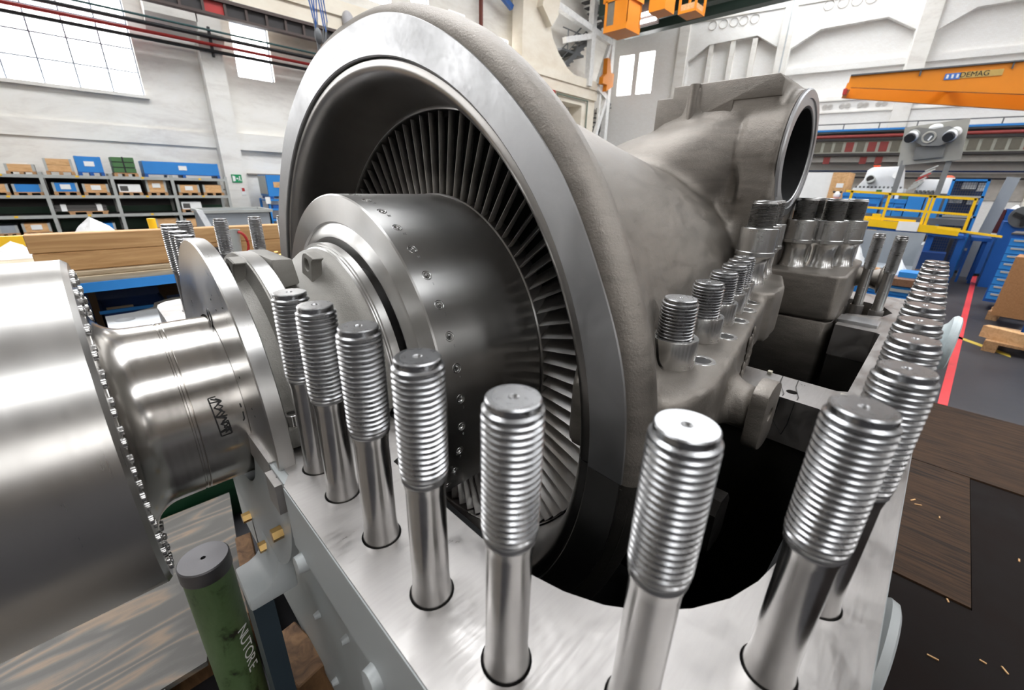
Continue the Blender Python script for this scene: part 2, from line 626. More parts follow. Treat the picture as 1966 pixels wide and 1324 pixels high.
# close the disc behind so that the cut has a solid to work on
bmd = bmesh.new()
bmd.from_mesh(disc.data)
bnd = [e for e in bmd.edges if e.is_boundary]
bmesh.ops.holes_fill(bmd, edges=bnd, sides=0)
bmesh.ops.recalc_face_normals(bmd, faces=bmd.faces[:])
bmd.to_mesh(disc.data)
bmd.free()
md = disc.modifiers.new('bores', 'BOOLEAN')
md.object = cutter
md.operation = 'DIFFERENCE'
md.solver = 'EXACT'
dg = bpy.context.evaluated_depsgraph_get()
newm = bpy.data.meshes.new_from_object(disc.evaluated_get(dg))
disc.modifiers.clear()
disc.data = newm
newm.polygons.foreach_set('use_smooth', [True] * len(newm.polygons))
newm.set_sharp_from_angle(angle=R(32))
bpy.data.objects.remove(cutter)
if not newm.materials:
    newm.materials.append(M['hub'])
# countersunk collar and thread of each bore
ring_me = None
proto_ring = None
for i, a in enumerate(HOLES):
    if not (R(60) < (a % (2 * PI)) < R(285)):
        continue
    if proto_ring is None:
        rb = MB().lathe([(-0.012, 0.0066), (-0.0105, 0.0058), (-0.009, 0.0066), (-0.0075, 0.0058), (-0.006, 0.0066), (-0.0045, 0.0058), (-0.003, 0.0066), (-0.0022, 0.0078),
                         (0.0004, 0.0088), (0.0006, 0.0094), (0.0004, 0.0102), (-0.001, 0.0104)], 'Z', (0, 0, 0), 20)
        rb.lathe([(-0.012, 0.0), (-0.012, 0.0066)], 'Z', (0, 0, 0), 20)
        proto_ring = rb.build('balance_hole_thread', M['sleeve'], None)
        o = proto_ring
    else:
        o = proto_ring.copy()
        COL.objects.link(o)
    er = Vector((0, math.cos(a), math.sin(a)))
    o.matrix_basis = frame_at((0.455, 0.407 * math.cos(a), ZA + 0.407 * math.sin(a)), (1, 0, 0), er)
    put_under(o, disc)
    o.name = 'balance_hole_thread'
    num = i if i else 1
    num = {0: 1}.get(i, i + 1)
    if i == 39:
        num = 40
    er = Vector((0, math.cos(a + 0.048), math.sin(a + 0.048)))
    tangent = Vector((0, -math.sin(a), math.cos(a)))
    text_mesh('stamped_number', str(num), 0.0085, M['face_ring'], disc,
              frame_at(Vector((0.461, 0, ZA)) + er * 0.4071, (-1, 0, 0), er), 0.0003)

# blades: twisted aerofoils, 88 round the disc
def blade_mesh():
    bm = bmesh.new()
    rows = []
    for k in range(6):
        f = k / 5
        r = 0.4055 + (0.6045 - 0.4055) * f
        chord = 0.056 - 0.006 * f
        th = 0.0075 - 0.0035 * f
        stag = R(33 + 6 * f)
        sect = []
        N = 9
        for i in range(N):
            s = i / (N - 1)
            cam_ = 0.20 * chord * 4 * s * (1 - s) * 0.5
            t_ = th * (math.sin(PI * min(1, s ** 0.7)) * 0.9 + 0.12)
            sect.append((s * chord, cam_ + t_ / 2))
        for i in range(N - 1, -1, -1):
            s = i / (N - 1)
            cam_ = 0.20 * chord * 4 * s * (1 - s) * 0.5
            t_ = th * (math.sin(PI * min(1, s ** 0.7)) * 0.9 + 0.12)
            sect.append((s * chord, cam_ - t_ / 2))
        row = []
        for u, v in sect:
            x = 0.703 + u * math.cos(stag) - v * math.sin(stag) * -1
            tt = u * math.sin(stag) - v * math.cos(stag)
            ang = tt / r
            row.append(bm.verts.new((x, r * math.sin(ang), r * math.cos(ang))))
        rows.append(row)
    n = len(rows[0])
    for a_, b_ in zip(rows, rows[1:]):
        for i in range(n):
            bm.faces.new([a_[i], a_[(i + 1) % n], b_[(i + 1) % n], b_[i]])
    bm.faces.new(rows[0])
    bm.faces.new(rows[-1][::-1])
    bmesh.ops.recalc_face_normals(bm, faces=bm.faces[:])
    me = bpy.data.meshes.new('blade')
    bm.to_mesh(me)
    bm.free()
    me.polygons.foreach_set('use_smooth', [True] * len(me.polygons))
    me.set_sharp_from_angle(angle=R(50))
    me.materials.append(M['blade'])
    return me
bl = blade_mesh()
NBL = 88
for i in range(NBL):
    o = bpy.data.objects.new('blade', bl)
    COL.objects.link(o)
    o.matrix_basis = Matrix.Translation((0, 0, ZA)) @ Matrix.Rotation(R(2.05) + 2 * PI * i / NBL, 4, 'X')
    put_under(o, rotor)
MB().lathe([(0.694, 0.6065), (0.694, 0.6105), (0.699, 0.6105), (0.699, 0.6065)], 'X', CZ, 160, closed=True).build('tip_band', M['disc'], rotor)
# blade root band and the dark next stage behind
MB().lathe([(0.697, 0.4072), (0.700, 0.4095), (0.7035, 0.4095), (0.7035, 0.404)], 'X', CZ, 160).build('root_band', M['hub'], rotor)

# ------------------------------------------------------------------ upper casing
def half(a0, a1):
    return dict(a0=R(a0), a1=R(a1))
upper = thing('upper_casing', 'bare cast steel upper half casing with bell mouth, flange and large side nozzle', 'casing', (1.2, 0, ZF))
OUT = [(0.535, 0.728), (0.528, 0.742), (0.530, 0.752), (0.540, 0.757), (0.558, 0.757), (0.585, 0.750), (0.62, 0.727), (0.68, 0.702), (0.76, 0.679),
       (0.88, 0.654), (1.02, 0.630), (1.18, 0.600), (1.36, 0.570), (1.58, 0.534), (1.85, 0.497), (2.15, 0.46)]
INN = [(2.15, 0.40), (1.4, 0.47), (0.95, 0.60), (0.80, 0.66), (0.60, 0.672), (0.535, 0.677)]
def casing_shell(a0, a1):
    return MB().lathe(OUT + INN, 'X', CZ, 72, R(a0), R(a1), closed=True)
b = casing_shell(-1.0, 181.0)
# right-hand joint flange, stepping back along the casing
FL = [(0.555, -0.60), (0.56, -0.735), (0.60, -0.772), (0.68, -0.790), (0.76, -0.785), (1.02, -0.742), (1.30, -0.690), (1.42, -0.672), (1.90, -0.60), (1.90, -0.35), (0.8, -0.45)]
def up_prism(poly, z0, z1, sx=1):
    b.prism([(x, sx * y) for x, y in poly], 'z', z0, z1)
up_prism(FL, 1.301, 1.438)
up_prism(FL, 1.301, 1.438, -1)
up_prism([(1.415, -0.40), (1.415, -0.655), (1.45, -0.685), (1.58, -0.680), (1.80, -0.62), (1.88, -0.40)], 1.301, 1.462)
# heavy flange block under the big nozzle
BB = [(1.86, -0.30), (1.86, -0.56), (1.875, -0.60), (1.885, -0.775), (1.93, -0.795), (2.45, -0.775), (2.60, -0.70), (2.60, -0.30)]
up_prism(BB, 1.301, 1.43, -1)
b.box(1.9, 2.5, -0.6, 0.6, 1.30, 1.40)
# steam chest and side nozzle
def ring_y(y, rx, rz, cx, cz, n=36, p=2.0):
    pts = []
    for i in range(n):
        a = 2 * PI * i / n
        c, s = math.cos(a), math.sin(a)
        k = (abs(c) ** p + abs(s) ** p) ** (-1 / p)
        pts.append((cx + rx * k * c, y, cz + rz * k * s))
    return pts
def loft(mb, rings):
    vr = [[mb.bm.verts.new(q) for q in r_] for r_ in rings]
    n = len(vr[0])
    for p_, q_ in zip(vr, vr[1:]):
        for i in range(n):
            mb.face([p_[i], p_[(i + 1) % n], q_[(i + 1) % n], q_[i]])
    mb.face(vr[0][::-1])
    mb.face(vr[-1])
# swelling chest running sideways over the casing and out into the nozzle
loft(b, [ring_y(0.42, 0.36, 0.24, 1.92, 1.56), ring_y(0.25, 0.36, 0.28, 1.90, 1.62), ring_y(0.08, 0.345, 0.29, 1.875, 1.665), ring_y(-0.08, 0.315, 0.275, 1.86, 1.715), ring_y(-0.20, 0.285, 0.255, 1.86, 1.765), ring_y(-0.30, 0.25, 0.235, 1.87, 1.81),
         ring_y(-0.365, 0.215, 0.213, 1.887, 1.85), ring_y(-0.392, 0.190, 0.190, 1.90, 1.872), ring_y(-0.415, 0.207, 0.206, 1.90, 1.872), ring_y(-0.545, 0.214, 0.213, 1.90, 1.872)])
b.box(1.695, 2.11, -0.545, -0.43, 1.44, 1.87)
b.box(1.72, 2.09, -0.45, -0.20, 1.40, 1.80)
# stepped joint plate along the top of the nozzle
b.box(1.735, 2.10, -0.50, -0.062, 1.80, 2.074)
b.box(1.735, 2.10, -0.50, -0.125, 1.88, 2.110)
b.tube((1.735, -0.205, 1.96), (1.735, -0.205, 2.110), 0.020, 0.020, 14)
# trunnion neck on the flange side
b.tube((0.865, -0.70, 1.352), (0.865, -0.825, 1.342), 0.056, 0.044, 28)
b.tube((0.865, -0.70, 1.355), (0.865, -0.772, 1.352), 0.078, 0.055, 28)
body = applied(smooth_cast(b.build('casing_body', M['cast'], upper), 0.0105, 4, 0.55))
vg = body.vertex_groups.new(name='soft')
for v_ in body.data.vertices:
    c_ = v_.co
    w_ = min(1.0, max(0.0, (c_.x - 1.30) / 0.15)) * min(1.0, max(0.0, (c_.z - 1.50) / 0.10)) * min(1.0, max(0.0, (2.045 - c_.z) / 0.05))
    if c_.y < -0.36 and c_.z > 1.72:
        w_ *= max(0.0, 1 - (-0.36 - c_.y) / 0.03)
    if w_ > 0.01:
        vg.add([v_.index], w_, 'REPLACE')
sm_ = body.modifiers.new('soft', 'SMOOTH')
sm_.factor = 0.6
sm_.iterations = 45
sm_.vertex_group = 'soft'
applied(body)
bore_out(body, MB().tube((1.903, -0.70, 1.872), (1.903, -0.36, 1.872), 0.160, 0.160, 64))
pk = MB()
for x_, y_ in [(0.742, -0.690), (0.930, -0.668), (1.085, -0.645)]:
    pk.tube((x_, y_, 1.4395), (x_, y_, 1.60), 0.0475, 0.0475, 32)
bore_out(body, pk)
body.data.polygons.foreach_set('use_smooth', [True] * len(body.data.polygons))
body.data.set_sharp_from_angle(angle=R(50))
if not body.data.materials:
    body.data.materials.append(M['cast'])
MB().prism([(1.865, -0.30), (1.868, -0.575), (1.885, -0.778), (1.92, -0.795), (2.45, -0.775), (2.60, -0.70), (2.60, -0.30)], 'z', 1.301, 1.470).bevel(0.010, 3).build('flange_block', M['cast'], upper)
b = MB().prism([(-0.50, 2.045), (-0.35, 2.045), (-0.35, 1.93), (-0.058, 1.93), (-0.058, 2.076), (-0.122, 2.076), (-0.122, 2.112), (-0.482, 2.112), (-0.50, 2.095)], 'x', 1.731, 2.10)
b.bevel(0.004, 2)
b.tube((1.732, -0.205, 1.955), (1.732, -0.205, 2.111), 0.017, 0.019, 18)
b.build('joint_plate', M['cast'], upper)
# trunnion on the far block
tr = MB().lathe([(0.0, 0.050), (0.02, 0.040), (0.06, 0.036), (0.085, 0.046), (0.092, 0.062), (0.104, 0.064), (0.108, 0.055), (0.108, 0.0)], 'Y', (0, 0, 0), 28)
tr.bm.transform(Matrix.Translation((2.40, -0.765, 1.405)) @ Matrix.Scale(-1, 4, (0, 1, 0)))
tr.build('block_trunnion', M['cast'], upper)
# rounded cast lip round the mouth
def lip(a0, a1, m, name, par, seed):
    rn_ = random.Random(seed)
    ph_ = [rn_.uniform(0, 6.28) for _ in range(8)]
    prof_ = [(0.5065, 0.728), (0.5062, 0.738), (0.508, 0.748), (0.514, 0.758), (0.525, 0.766), (0.540, 0.7705), (0.556, 0.769), (0.574, 0.760), (0.592, 0.749), (0.615, 0.733), (0.640, 0.7175), (0.668, 0.700)]
    mb_ = MB()
    n_ = 150
    rows_ = []
    for i_ in range(n_ + 1):
        a_ = R(a0 + (a1 - a0) * i_ / n_)
        wv = sum(math.sin((k_ + 2) * 2.3 * a_ + ph_[k_]) / (k_ + 2) for k_ in range(8)) * 0.0022
        rows_.append([mb_.bm.verts.new((x_, (r_ + wv * (0.3 if k_ < 2 else 1)) * math.cos(a_), ZA + (r_ + wv * (0.3 if k_ < 2 else 1)) * math.sin(a_))) for k_, (x_, r_) in enumerate(prof_)])
    for p_, q_ in zip(rows_, rows_[1:]):
        for k_ in range(len(prof_) - 1):
            mb_.face([p_[k_], p_[k_ + 1], q_[k_ + 1], q_[k_]])
    return mb_.build(name, m, par, 60)
lip(-0.9, 180.9, M['cast'], 'cast_lip', upper, 5)
# machined front face and bell mouth, upper half
def wob(n, base, amp, seed):
    rn = random.Random(seed)
    ph = [rn.uniform(0, 6.28) for _ in range(6)]
    return [base + amp * sum(math.sin(k * 3.1 * a + ph[k]) / (k + 1.2) for k in range(6)) for a in [i / n * PI for i in range(n + 1)]]
def face_ring(a0, a1, n, seed):
    mb = MB()
    w = wob(n, 0.737, 0.0060, seed)
    rows = []
    for i in range(n + 1):
        a = R(a0 + (a1 - a0) * i / n)
        c, s = math.cos(a), math.sin(a)
        rows.append([mb.bm.verts.new((x, r * c, ZA + r * s)) for x, r in
                     ((0.53, 0.6775), (0.508, 0.6775), (0.5055, 0.680), (0.5035, w[i]), (0.515, w[i] + 0.002))])
    for p_, q_ in zip(rows, rows[1:]):
        for k in range(4):
            mb.face([p_[k], p_[k + 1], q_[k + 1], q_[k]])
    return mb
face_ring(0, 180, 120, 3).build('machined_front_face', M['face_ring'], upper, 25)
BELL = [(0.530, 0.6765), (0.5165, 0.6765), (0.5135, 0.6735), (0.5125, 0.664), (0.5135, 0.659), (0.520, 0.6515), (0.533, 0.643), (0.555, 0.634), (0.590, 0.6245), (0.635, 0.6165), (0.690, 0.6105),
        (0.700, 0.6085), (0.775, 0.6085), (0.80, 0.612), (0.90, 0.62), (0.90, 0.645), (0.64, 0.645), (0.56, 0.668)]
MB().lathe(BELL, 'X', CZ, 110, R(0.05), R(179.95), closed=True).build('bell_mouth', M['bell'], upper)
MB().lathe([(0.790, 0.36), (0.790, 0.61), (0.86, 0.61), (0.86, 0.36)], 'X', CZ, 72, 0, PI, closed=True).build('diaphragm', M['pit_shade'], upper)  # near-black ring, the shade behind the blades put into its colour
# nozzle mouth: machined rim and stepped bore
nz = Matrix.Translation((1.903, -0.542, 1.872)) @ Matrix.Rotation(R(90 + 0), 4, 'X') @ Matrix.Rotation(0, 4, 'Z')
b = MB().lathe([(0.0, 0.213), (0.006, 0.211), (0.010, 0.206), (0.0105, 0.182), (0.006, 0.181), (0.006, 0.160), (0.002, 0.157), (-0.03, 0.157), (-0.032, 0.150), (-0.05, 0.150), (-0.052, 0.156),
                (-0.075, 0.156), (-0.077, 0.146), (-0.14, 0.146)], 'Z', (0, 0, 0), 72)
b.bm.transform(nz)
rim = b.build('nozzle_rim', M['face_ring'], upper)
b = MB().lathe([(0.004, 0.1565), (0.003, 0.152), (-0.05, 0.1485), (-0.14, 0.1455), (-0.14, 0.0)], 'Z', (0, 0, 0), 48)
b.bm.transform(nz)
b.build('nozzle_bore', M['pit_shade'], upper)
# trunnion end plate with an eye
mb = MB()
pl = []
for i in range(28):
    a = 2 * PI * i / 28
    rr = 0.068
    x, z = rr * math.cos(a), rr * 1.05 * math.sin(a)
    x = max(-0.046, min(0.046, x))
    pl.append((0.865 + x, 1.340 + z))
outer = [(x, z) for x, z in pl]
pb = bmesh.new()
mb.plate(outer, [circle(0.870, 1.342, 0.0135, 20)], -0.015, 0.015)
mb.bevel(0.004, 2)
mb.bm.transform(Matrix(((1, 0, 0, 0), (0, 0, -1, -0.836), (0, 1, 0, 0), (0, 0, 0, 1))))
pb.free()
mb.build('trunnion_plate', M['cast'], upper)
# rough weld-build lettering pad on the flange side
rn = random.Random(4)
mb = MB()
for i in range(26):
    f = i / 25
    x = 1.06 + 0.16 * f
    y = -0.742 + (x - 1.02) * 0.186 - 0.004
    z = 1.36 + 0.055 * rn.uniform(-1, 1)
    mb.sphere((x, y, z), 0.006, 0.004, 0.012 + 0.008 * rn.random(), 8, 6)
mb.build('cast_lettering', M['cast'], upper)
# lifting eye standing on the chest
b = MB().tube((1.95, -0.30, 2.10), (1.95, -0.30, 2.125), 0.008, 0.008, 10)
ringp = [(1.95 + 0.014 * math.cos(a), -0.30, 2.137 + 0.016 * math.sin(a)) for a in [2 * PI * i / 14 for i in range(15)]]
b.path(ringp, 0.004, 8, False)
b.build('eye_bolt', M['stud'], upper)

# ------------------------------------------------------------------ lower casing
lower = thing('lower_casing', 'grey painted lower half casing with bright machined joint flange full of stud holes', 'casing', (1.2, 0, 0.35))
STUDS = {'A': (0.190, -0.356), 'B': (0.191, -0.445), 'C': (0.193, -0.5615), 'D': (0.193, -0.680), 'E': (0.203, -0.796), 'F': (0.262, -0.905), 'G': (0.387, -0.987),
         'H': (0.512, -1.004), 'I': (0.633, -1.004), 'J': (0.735, -1.003), 'K': (0.849, -1.004), 'L': (0.953, -1.004), 'M': (1.051, -1.004), 'N': (1.164, -1.004),
         'O': (1.296, -1.004), 'P': (1.392, -1.004), 'Q': (1.467, -1.003)}
LEFT = {'a': (0.198, 0.387), 'b': (0.198, 0.483), 'c': (0.201, 0.60), 'd': (0.201, 0.732), 'e': (0.213, 0.855), 'f': (0.270, 0.960), 'g': (0.396, 1.029), 'h': (0.531, 1.083), 'i': (0.645, 1.089)}
FARS = {'x': (2.31, -0.815), 'y': (2.254, -0.887), 'z': (2.385, -0.731)}
HR = 0.0262
right_outer = [(0.145, -0.262), (0.145, -0.345), (0.130, -0.369), (0.130, -0.97), (0.137, -1.01), (0.160, -1.045), (0.20, -1.063), (2.62, -1.063), (2.62, -0.42), (2.42, -0.42)]
win = [(2.42, -0.42), (2.42, -0.80), (2.36, -0.90), (2.25, -0.938), (2.15, -0.915), (2.10, -0.81), (2.09, -0.805), (1.88, -0.805), (1.872, -0.92), (1.86, -0.935), (1.225, -0.935), (1.21, -0.915), (1.21, -0.42),
       (1.075, -0.42), (1.07, -0.905), (1.05, -0.921), (0.93, -0.944), (0.80, -0.958), (0.70, -0.965), (0.62, -0.964), (0.55, -0.958), (0.49, -0.948), (0.44, -0.932), (0.395, -0.906), (0.355, -0.872), (0.325, -0.833), (0.305, -0.79), (0.292, -0.74),
       (0.287, -0.68), (0.287, -0.43), (0.36, -0.40), (0.36, -0.262)]
outer = right_outer + win[1:]
holes = [circle(x, y, HR) for x, y in STUDS.values()] + [circle(x, y, 0.024) for x, y in FARS.values()] + [circle(2.18, -1.0, 0.02), circle(2.40, -0.985, 0.02), circle(1.12, -0.84, 0.012), circle(1.15, -0.70, 0.016)]
b = MB().plate(outer, holes, 1.185, ZF)
b.build('joint_flange', M['flange'], lower, 25)
outer_l = [(x, -y) for x, y in outer]
b = MB().plate(outer_l, [circle(x, y, HR) for x, y in LEFT.values()], 1.185, ZF)
b.build('joint_flange', M['flange'], lower, 25)
# painted edge of the flange: a thin skin round the outside
def skin(pts, z0, z1, t):
    mb = MB()
    for (xa, ya), (xb, yb) in zip(pts, pts[1:]):
        d = Vector((xb - xa, yb - ya)).normalized()
        n = Vector((d.y, -d.x))
        if n.dot(Vector((xa - 1.2, ya))) < 0:
            n = -n
        va = [mb.bm.verts.new(q) for q in ((xa, ya, z0), (xb, yb, z0), (xb, yb, z1), (xa, ya, z1))]
        vb = [mb.bm.verts.new((q.co.x + n.x * t, q.co.y + n.y * t, q.co.z)) for q in va]
        for f in ((0, 1, 2, 3), (4, 5, 6, 7), (0, 1, 5, 4), (1, 2, 6, 5), (2, 3, 7, 6), (3, 0, 4, 7)):
            vs = (va + vb)
            mb.face([vs[k] for k in f])
    return mb
skin(right_outer[2:8], 1.180, 1.2965, 0.0015).build('flange_edge_paint', M['paint_grey'], lower, 0)
# painted barrel walls below the flange, standing back from it
wall_o = [(0.24, -0.36), (0.215, -0.45), (0.205, -0.60), (0.205, -0.84), (0.225, -0.93), (0.29, -0.985), (0.40, -1.0), (2.55, -1.0), (2.55, -0.3)]
wall_i = [(2.50, -0.3), (2.50, -0.95), (0.42, -0.95), (0.32, -0.93), (0.275, -0.88), (0.255, -0.80), (0.255, -0.60), (0.265, -0.45), (0.28, -0.36)]
b = MB()
b.prism(wall_o + wall_i, 'z', 0.36, 1.20)
b.prism([(x, -y) for x, y in wall_o + wall_i], 'z', 0.36, 1.20)
o = b.build('barrel_wall', M['paint_grey'], lower, 50)
# fillet under the flange
fl = MB()
for (xa, ya), (xb, yb) in zip(wall_o[:8], wall_o[1:8]):
    d = Vector((xb - xa, yb - ya)).normalized()
    n = Vector((d.y, -d.x))
    if n.dot(Vector((xa - 1.2, ya))) < 0:
        n = -n
    rows = []
    for k in range(7):
        a = PI / 2 * k / 6
        off, dz = 0.055 * (1 - math.cos(a)), -0.055 * (1 - math.sin(a))
        rows.append([fl.bm.verts.new((xa + n.x * off, ya + n.y * off, 1.186 + dz)), fl.bm.verts.new((xb + n.x * off, yb + n.y * off, 1.186 + dz))])
    for p_, q_ in zip(rows, rows[1:]):
        fl.face([p_[0], p_[1], q_[1], q_[0]])
MB().box(0.205, 0.255, -0.62, 0.62, 0.36, 1.0).build('front_wall', M['paint_grey'], lower, 0)
MB().box(0.262, 0.41, -0.86, 0.86, 0.40, 1.125).box(0.262, 0.40, -0.30, -0.185, 1.125, 1.29).box(0.262, 0.40, 0.185, 0.30, 1.125, 1.29).build('gap_light_block', M['pit_shade'], lower, 0)  # added black boxes closing the gap, keep light off the lower blades
fl.build('flange_fillet', M['paint_grey'], lower, 60)
# cast bosses on the painted wall and under the flange
for (y, z, r, L) in ((-0.405, 1.176, 0.014, 0.055), (-0.645, 1.180, 0.016, 0.06), (-0.86, 1.178, 0.016, 0.06)):
    MB().tube((0.16, y, z - 0.006), (0.116, y, z - 0.004), r * 1.5, r, 18).build('jacking_boss', M['paint_grey'], lower)
for (y, z) in ((-0.105, 0.685), (-0.150, 0.47), (-0.30, 0.80)):
    MB().tube((0.215, y, z), (0.190, y, z), 0.013, 0.007, 12).build('wall_pin', M['paint_grey'], lower)
# shade put into the colours inside: lower bell half, cavity walls and floor
LOUT = [(0.508, 0.742), (0.515, 0.758), (0.535, 0.762), (0.585, 0.745), (0.68, 0.705), (0.88, 0.66), (1.18, 0.60)]
LINN = [(1.18, 0.52), (0.95, 0.60), (0.60, 0.672), (0.535, 0.677)]
MB().lathe(LOUT + LINN, 'X', CZ, 72, R(180.2), R(359.8), closed=True).build('lower_bell_body', M['cast_shaded'], lower)
lip(180.15, 359.85, M['cast_shaded'], 'lower_cast_lip', lower, 8)
face_ring(180.05, 359.95, 100, 9).build('lower_machined_face', M['bell'], lower, 25)
MB().lathe(BELL, 'X', CZ, 110, R(180.2), R(359.8), closed=True).build('lower_bell_mouth', M['bell'], lower)
MB().lathe([(0.790, 0.36), (0.790, 0.61), (0.86, 0.61), (0.86, 0.36)], 'X', CZ, 72, PI, 2 * PI, closed=True).build('lower_diaphragm', M['pit_shade'], lower)
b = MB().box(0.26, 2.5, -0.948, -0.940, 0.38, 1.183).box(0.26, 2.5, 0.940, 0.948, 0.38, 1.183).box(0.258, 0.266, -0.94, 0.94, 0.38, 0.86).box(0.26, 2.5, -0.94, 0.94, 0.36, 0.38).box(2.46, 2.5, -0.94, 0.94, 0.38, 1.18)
b.build('cavity_shade_lining', M['pit_shade'], lower, 0)  # black sheets over walls and floor, standing in for shade
b = MB().box(1.08, 1.205, -0.94, -0.40, 0.5, 1.184)
b.build('cavity_rib', M['cast_shaded'], lower, 0)
b = MB().prism([(1.866, -0.30), (1.869, -0.575), (1.886, -0.776), (1.92, -0.793), (2.4, -0.775), (2.4, -0.30)], 'z', 1.03, 1.299).bevel(0.012, 2)
b.build('lower_flange_block', M['cast'], lower)
b = MB().box(1.875, 2.1, -0.938, -0.81, 0.9, 1.184)
b.build('cavity_rib', M['cast_shaded'], lower, 0)
# lower trunnion inside the cavity
b = MB().tube((0.80, -0.72, 1.10), (0.80, -0.80, 1.10), 0.040, 0.034, 20)
b.prism([(0.76 + 0.0, 1.05), (0.775, 1.04), (0.825, 1.04), (0.84, 1.06), (0.84, 1.14), (0.82, 1.165), (0.78, 1.165), (0.76, 1.14)], 'y', -0.825, -0.80)
b.build('cavity_trunnion', M['cast_shaded'], lower)
# white lifting trunnion on the outside
prof = [(0.0, 0.052), (0.03, 0.050), (0.06, 0.050), (0.085, 0.058), (0.10, 0.075), (0.108, 0.098), (0.118, 0.104), (0.130, 0.100), (0.134, 0.09), (0.134, 0.0)]
b = MB().lathe(prof, 'Y', (0, 0, 0), 40)
b.bm.transform(Matrix.Translation((2.2, -1.0, 1.235)) @ Matrix.Scale(-1, 4, (0, 1, 0)))
tag(b.build('lifting_trunnion', plain('white_worn_paint', rgb(196, 206, 208), 0.45, 0, 0.2, 14, 0.2, 60), lower), 'pale painted disc ended lifting trunnion')
b = MB().lathe(prof, 'Y', (0, 0, 0), 40)
b.bm.transform(Matrix.Translation((0.80, -0.985, 1.0)) @ Matrix.Scale(-1, 4, (0, 1, 0)))
b.build('lifting_trunnion', M['paint_grey'], lower)
# key chips bolted on the far crosspiece
MB().box(1.93, 2.02, -0.92, -0.80, ZF - 0.001, ZF + 0.012).bevel(0.003).build('key_plate', M['face_ring'], lower)
MB().box(2.02, 2.07, -0.91, -0.84, ZF - 0.001, ZF + 0.008).bevel(0.002).build('key_plate', M['flange'], lower)
# white masking-tape tabs at the rib ends, and a scribbled mark
MB().box(1.155, 1.19, -0.945, -0.925, ZF - 0.004, ZF + 0.006).build('tape_tab', plain('cream_tape', rgb(214, 208, 190), 0.7), lower, 0)
MB().box(1.195, 1.208, -0.775, -0.765, ZF - 0.001, ZF + 0.007).build('tape_tab', plain('cream_tape_scrap', rgb(214, 208, 190), 0.7), lower, 0)

# thin wires lying across the rib
for k, (ya, yb) in enumerate(((-0.80, -0.83), (-0.835, -0.86))):
    w = MB().path([(1.205, ya, ZF + 0.002), (1.15, ya - 0.006, ZF + 0.004), (1.09, yb, ZF + 0.003), (1.07, yb + 0.002, ZF - 0.004), (1.066, yb + 0.004, ZF - 0.06), (1.066, -0.850, ZF - 0.09)], 0.0009, 6)
    tag(w.build('wire', M['hole']), ['thin bent locating wire on the steel rib, farther from the studs', 'thin bent locating wire on the steel rib, closer to the studs'][k], 'wire', 'wires on the rib')

# ------------------------------------------------------------------ flange studs
def stud_profile(r_out, r_core, r_shank, r_cap, z_t0, z_t1, z_top, pitch):
    p = []
    n = int(round((z_t1 - z_t0) / pitch))
    for i in range(n):
        z = z_t0 + i * pitch
        f = min(1.0, 0.45 + i * 0.28)          # run-out at the foot of the thread
        ro = r_core + (r_out - r_core) * f
        p += [(z, r_core), (z + pitch * 0.30, ro), (z + pitch * 0.62, ro)]
    p += [(z_t1, r_core), (z_t1 + 0.0015, r_out - 0.0004), (z_t1 + 0.0042, r_out - 0.0006), (z_t1 + 0.006, r_cap - 0.0002), (z_top - 0.0065, r_cap - 0.0002), (z_top - 0.006, r_cap), (z_top - 0.0012, r_cap), (z_top, r_cap - 0.0012),
          (z_top, 0.0045), (z_top - 0.002, 0.0028), (z_top - 0.007, 0.002), (z_top - 0.007, 0.0)]
    return p
stud = thing('stud_bolt', 'threaded steel stud standing in the bright flange', 'stud bolt', (0, 0, 0))
b = MB().lathe([(-0.09, 0.0), (-0.09, 0.0235), (-0.004, 0.0243), (0.004, 0.0236), (0.012, 0.0222), (0.026, 0.0212), (0.150, 0.0209), (0.157, 0.0218), (0.163, 0.0228)], 'Z', (0, 0, 0), 40)
b.build('shank', M['stud'], stud)
b = MB().lathe(stud_profile(0.0252, 0.0226, 0.0209, 0.0222, 0.163, 0.2868, 0.300, 0.0062), 'Z', (0, 0, 0), 48)
b.build('threaded_end', M['stud_thread'], stud)
lab = {
    'A': 'threaded stud nearest the bearing housing at the end of the flange',
    'B': 'second threaded stud along the front flange, counted from the bearing housing',
    'C': 'third threaded stud along the front flange, counted from the bearing housing',
    'D': 'fourth threaded stud along the front flange, counted from the bearing housing',
    'E': 'big close threaded stud in front of the rotor disc, fifth from the bearing housing',
    'F': 'big close threaded stud in front of the casing lip, its foot cut by the frame',
    'G': 'big close threaded stud leaning at the rounded corner of the flange opening',
    'H': 'threaded stud just behind the corner stud, first of the long side row',
    'I': 'second threaded stud of the long side row',
    'J': 'third threaded stud of the long side row',
    'K': 'fourth threaded stud of the long side row',
    'L': 'fifth threaded stud of the long side row',
    'M': 'sixth threaded stud of the long side row',
    'N': 'seventh threaded stud of the long side row',
    'O': 'eighth threaded stud of the long side row',
    'P': 'ninth threaded stud of the long side row',
    'Q': 'tenth and last threaded stud of the long side row',
    'a': 'stud beside the thin steel disc, shortest showing of the far bunch',
    'b': 'second stud of the far bunch behind the thin steel disc',
    'c': 'third stud of the far bunch behind the thin steel disc',
    'd': 'fourth stud of the far bunch behind the thin steel disc',
    'e': 'fifth and farthest stud of the bunch behind the thin steel disc',
    'f': 'stud rising behind the bunch, alone before the timber beam end of the bench',
    'g': 'single stud before the timber beam, beside the metal jug with the red handle',
    'h': 'single stud before the timber beam, beside the brass fittings',
    'i': 'stud half hidden by the edge of the bell mouth',
    'x': 'slim stud on the far crosspiece, middle of three',
    'y': 'slim stud on the far crosspiece closest to the red floor tape',
    'z': 'slim stud on the far crosspiece mostly hidden by the turned big studs',
}
first = True
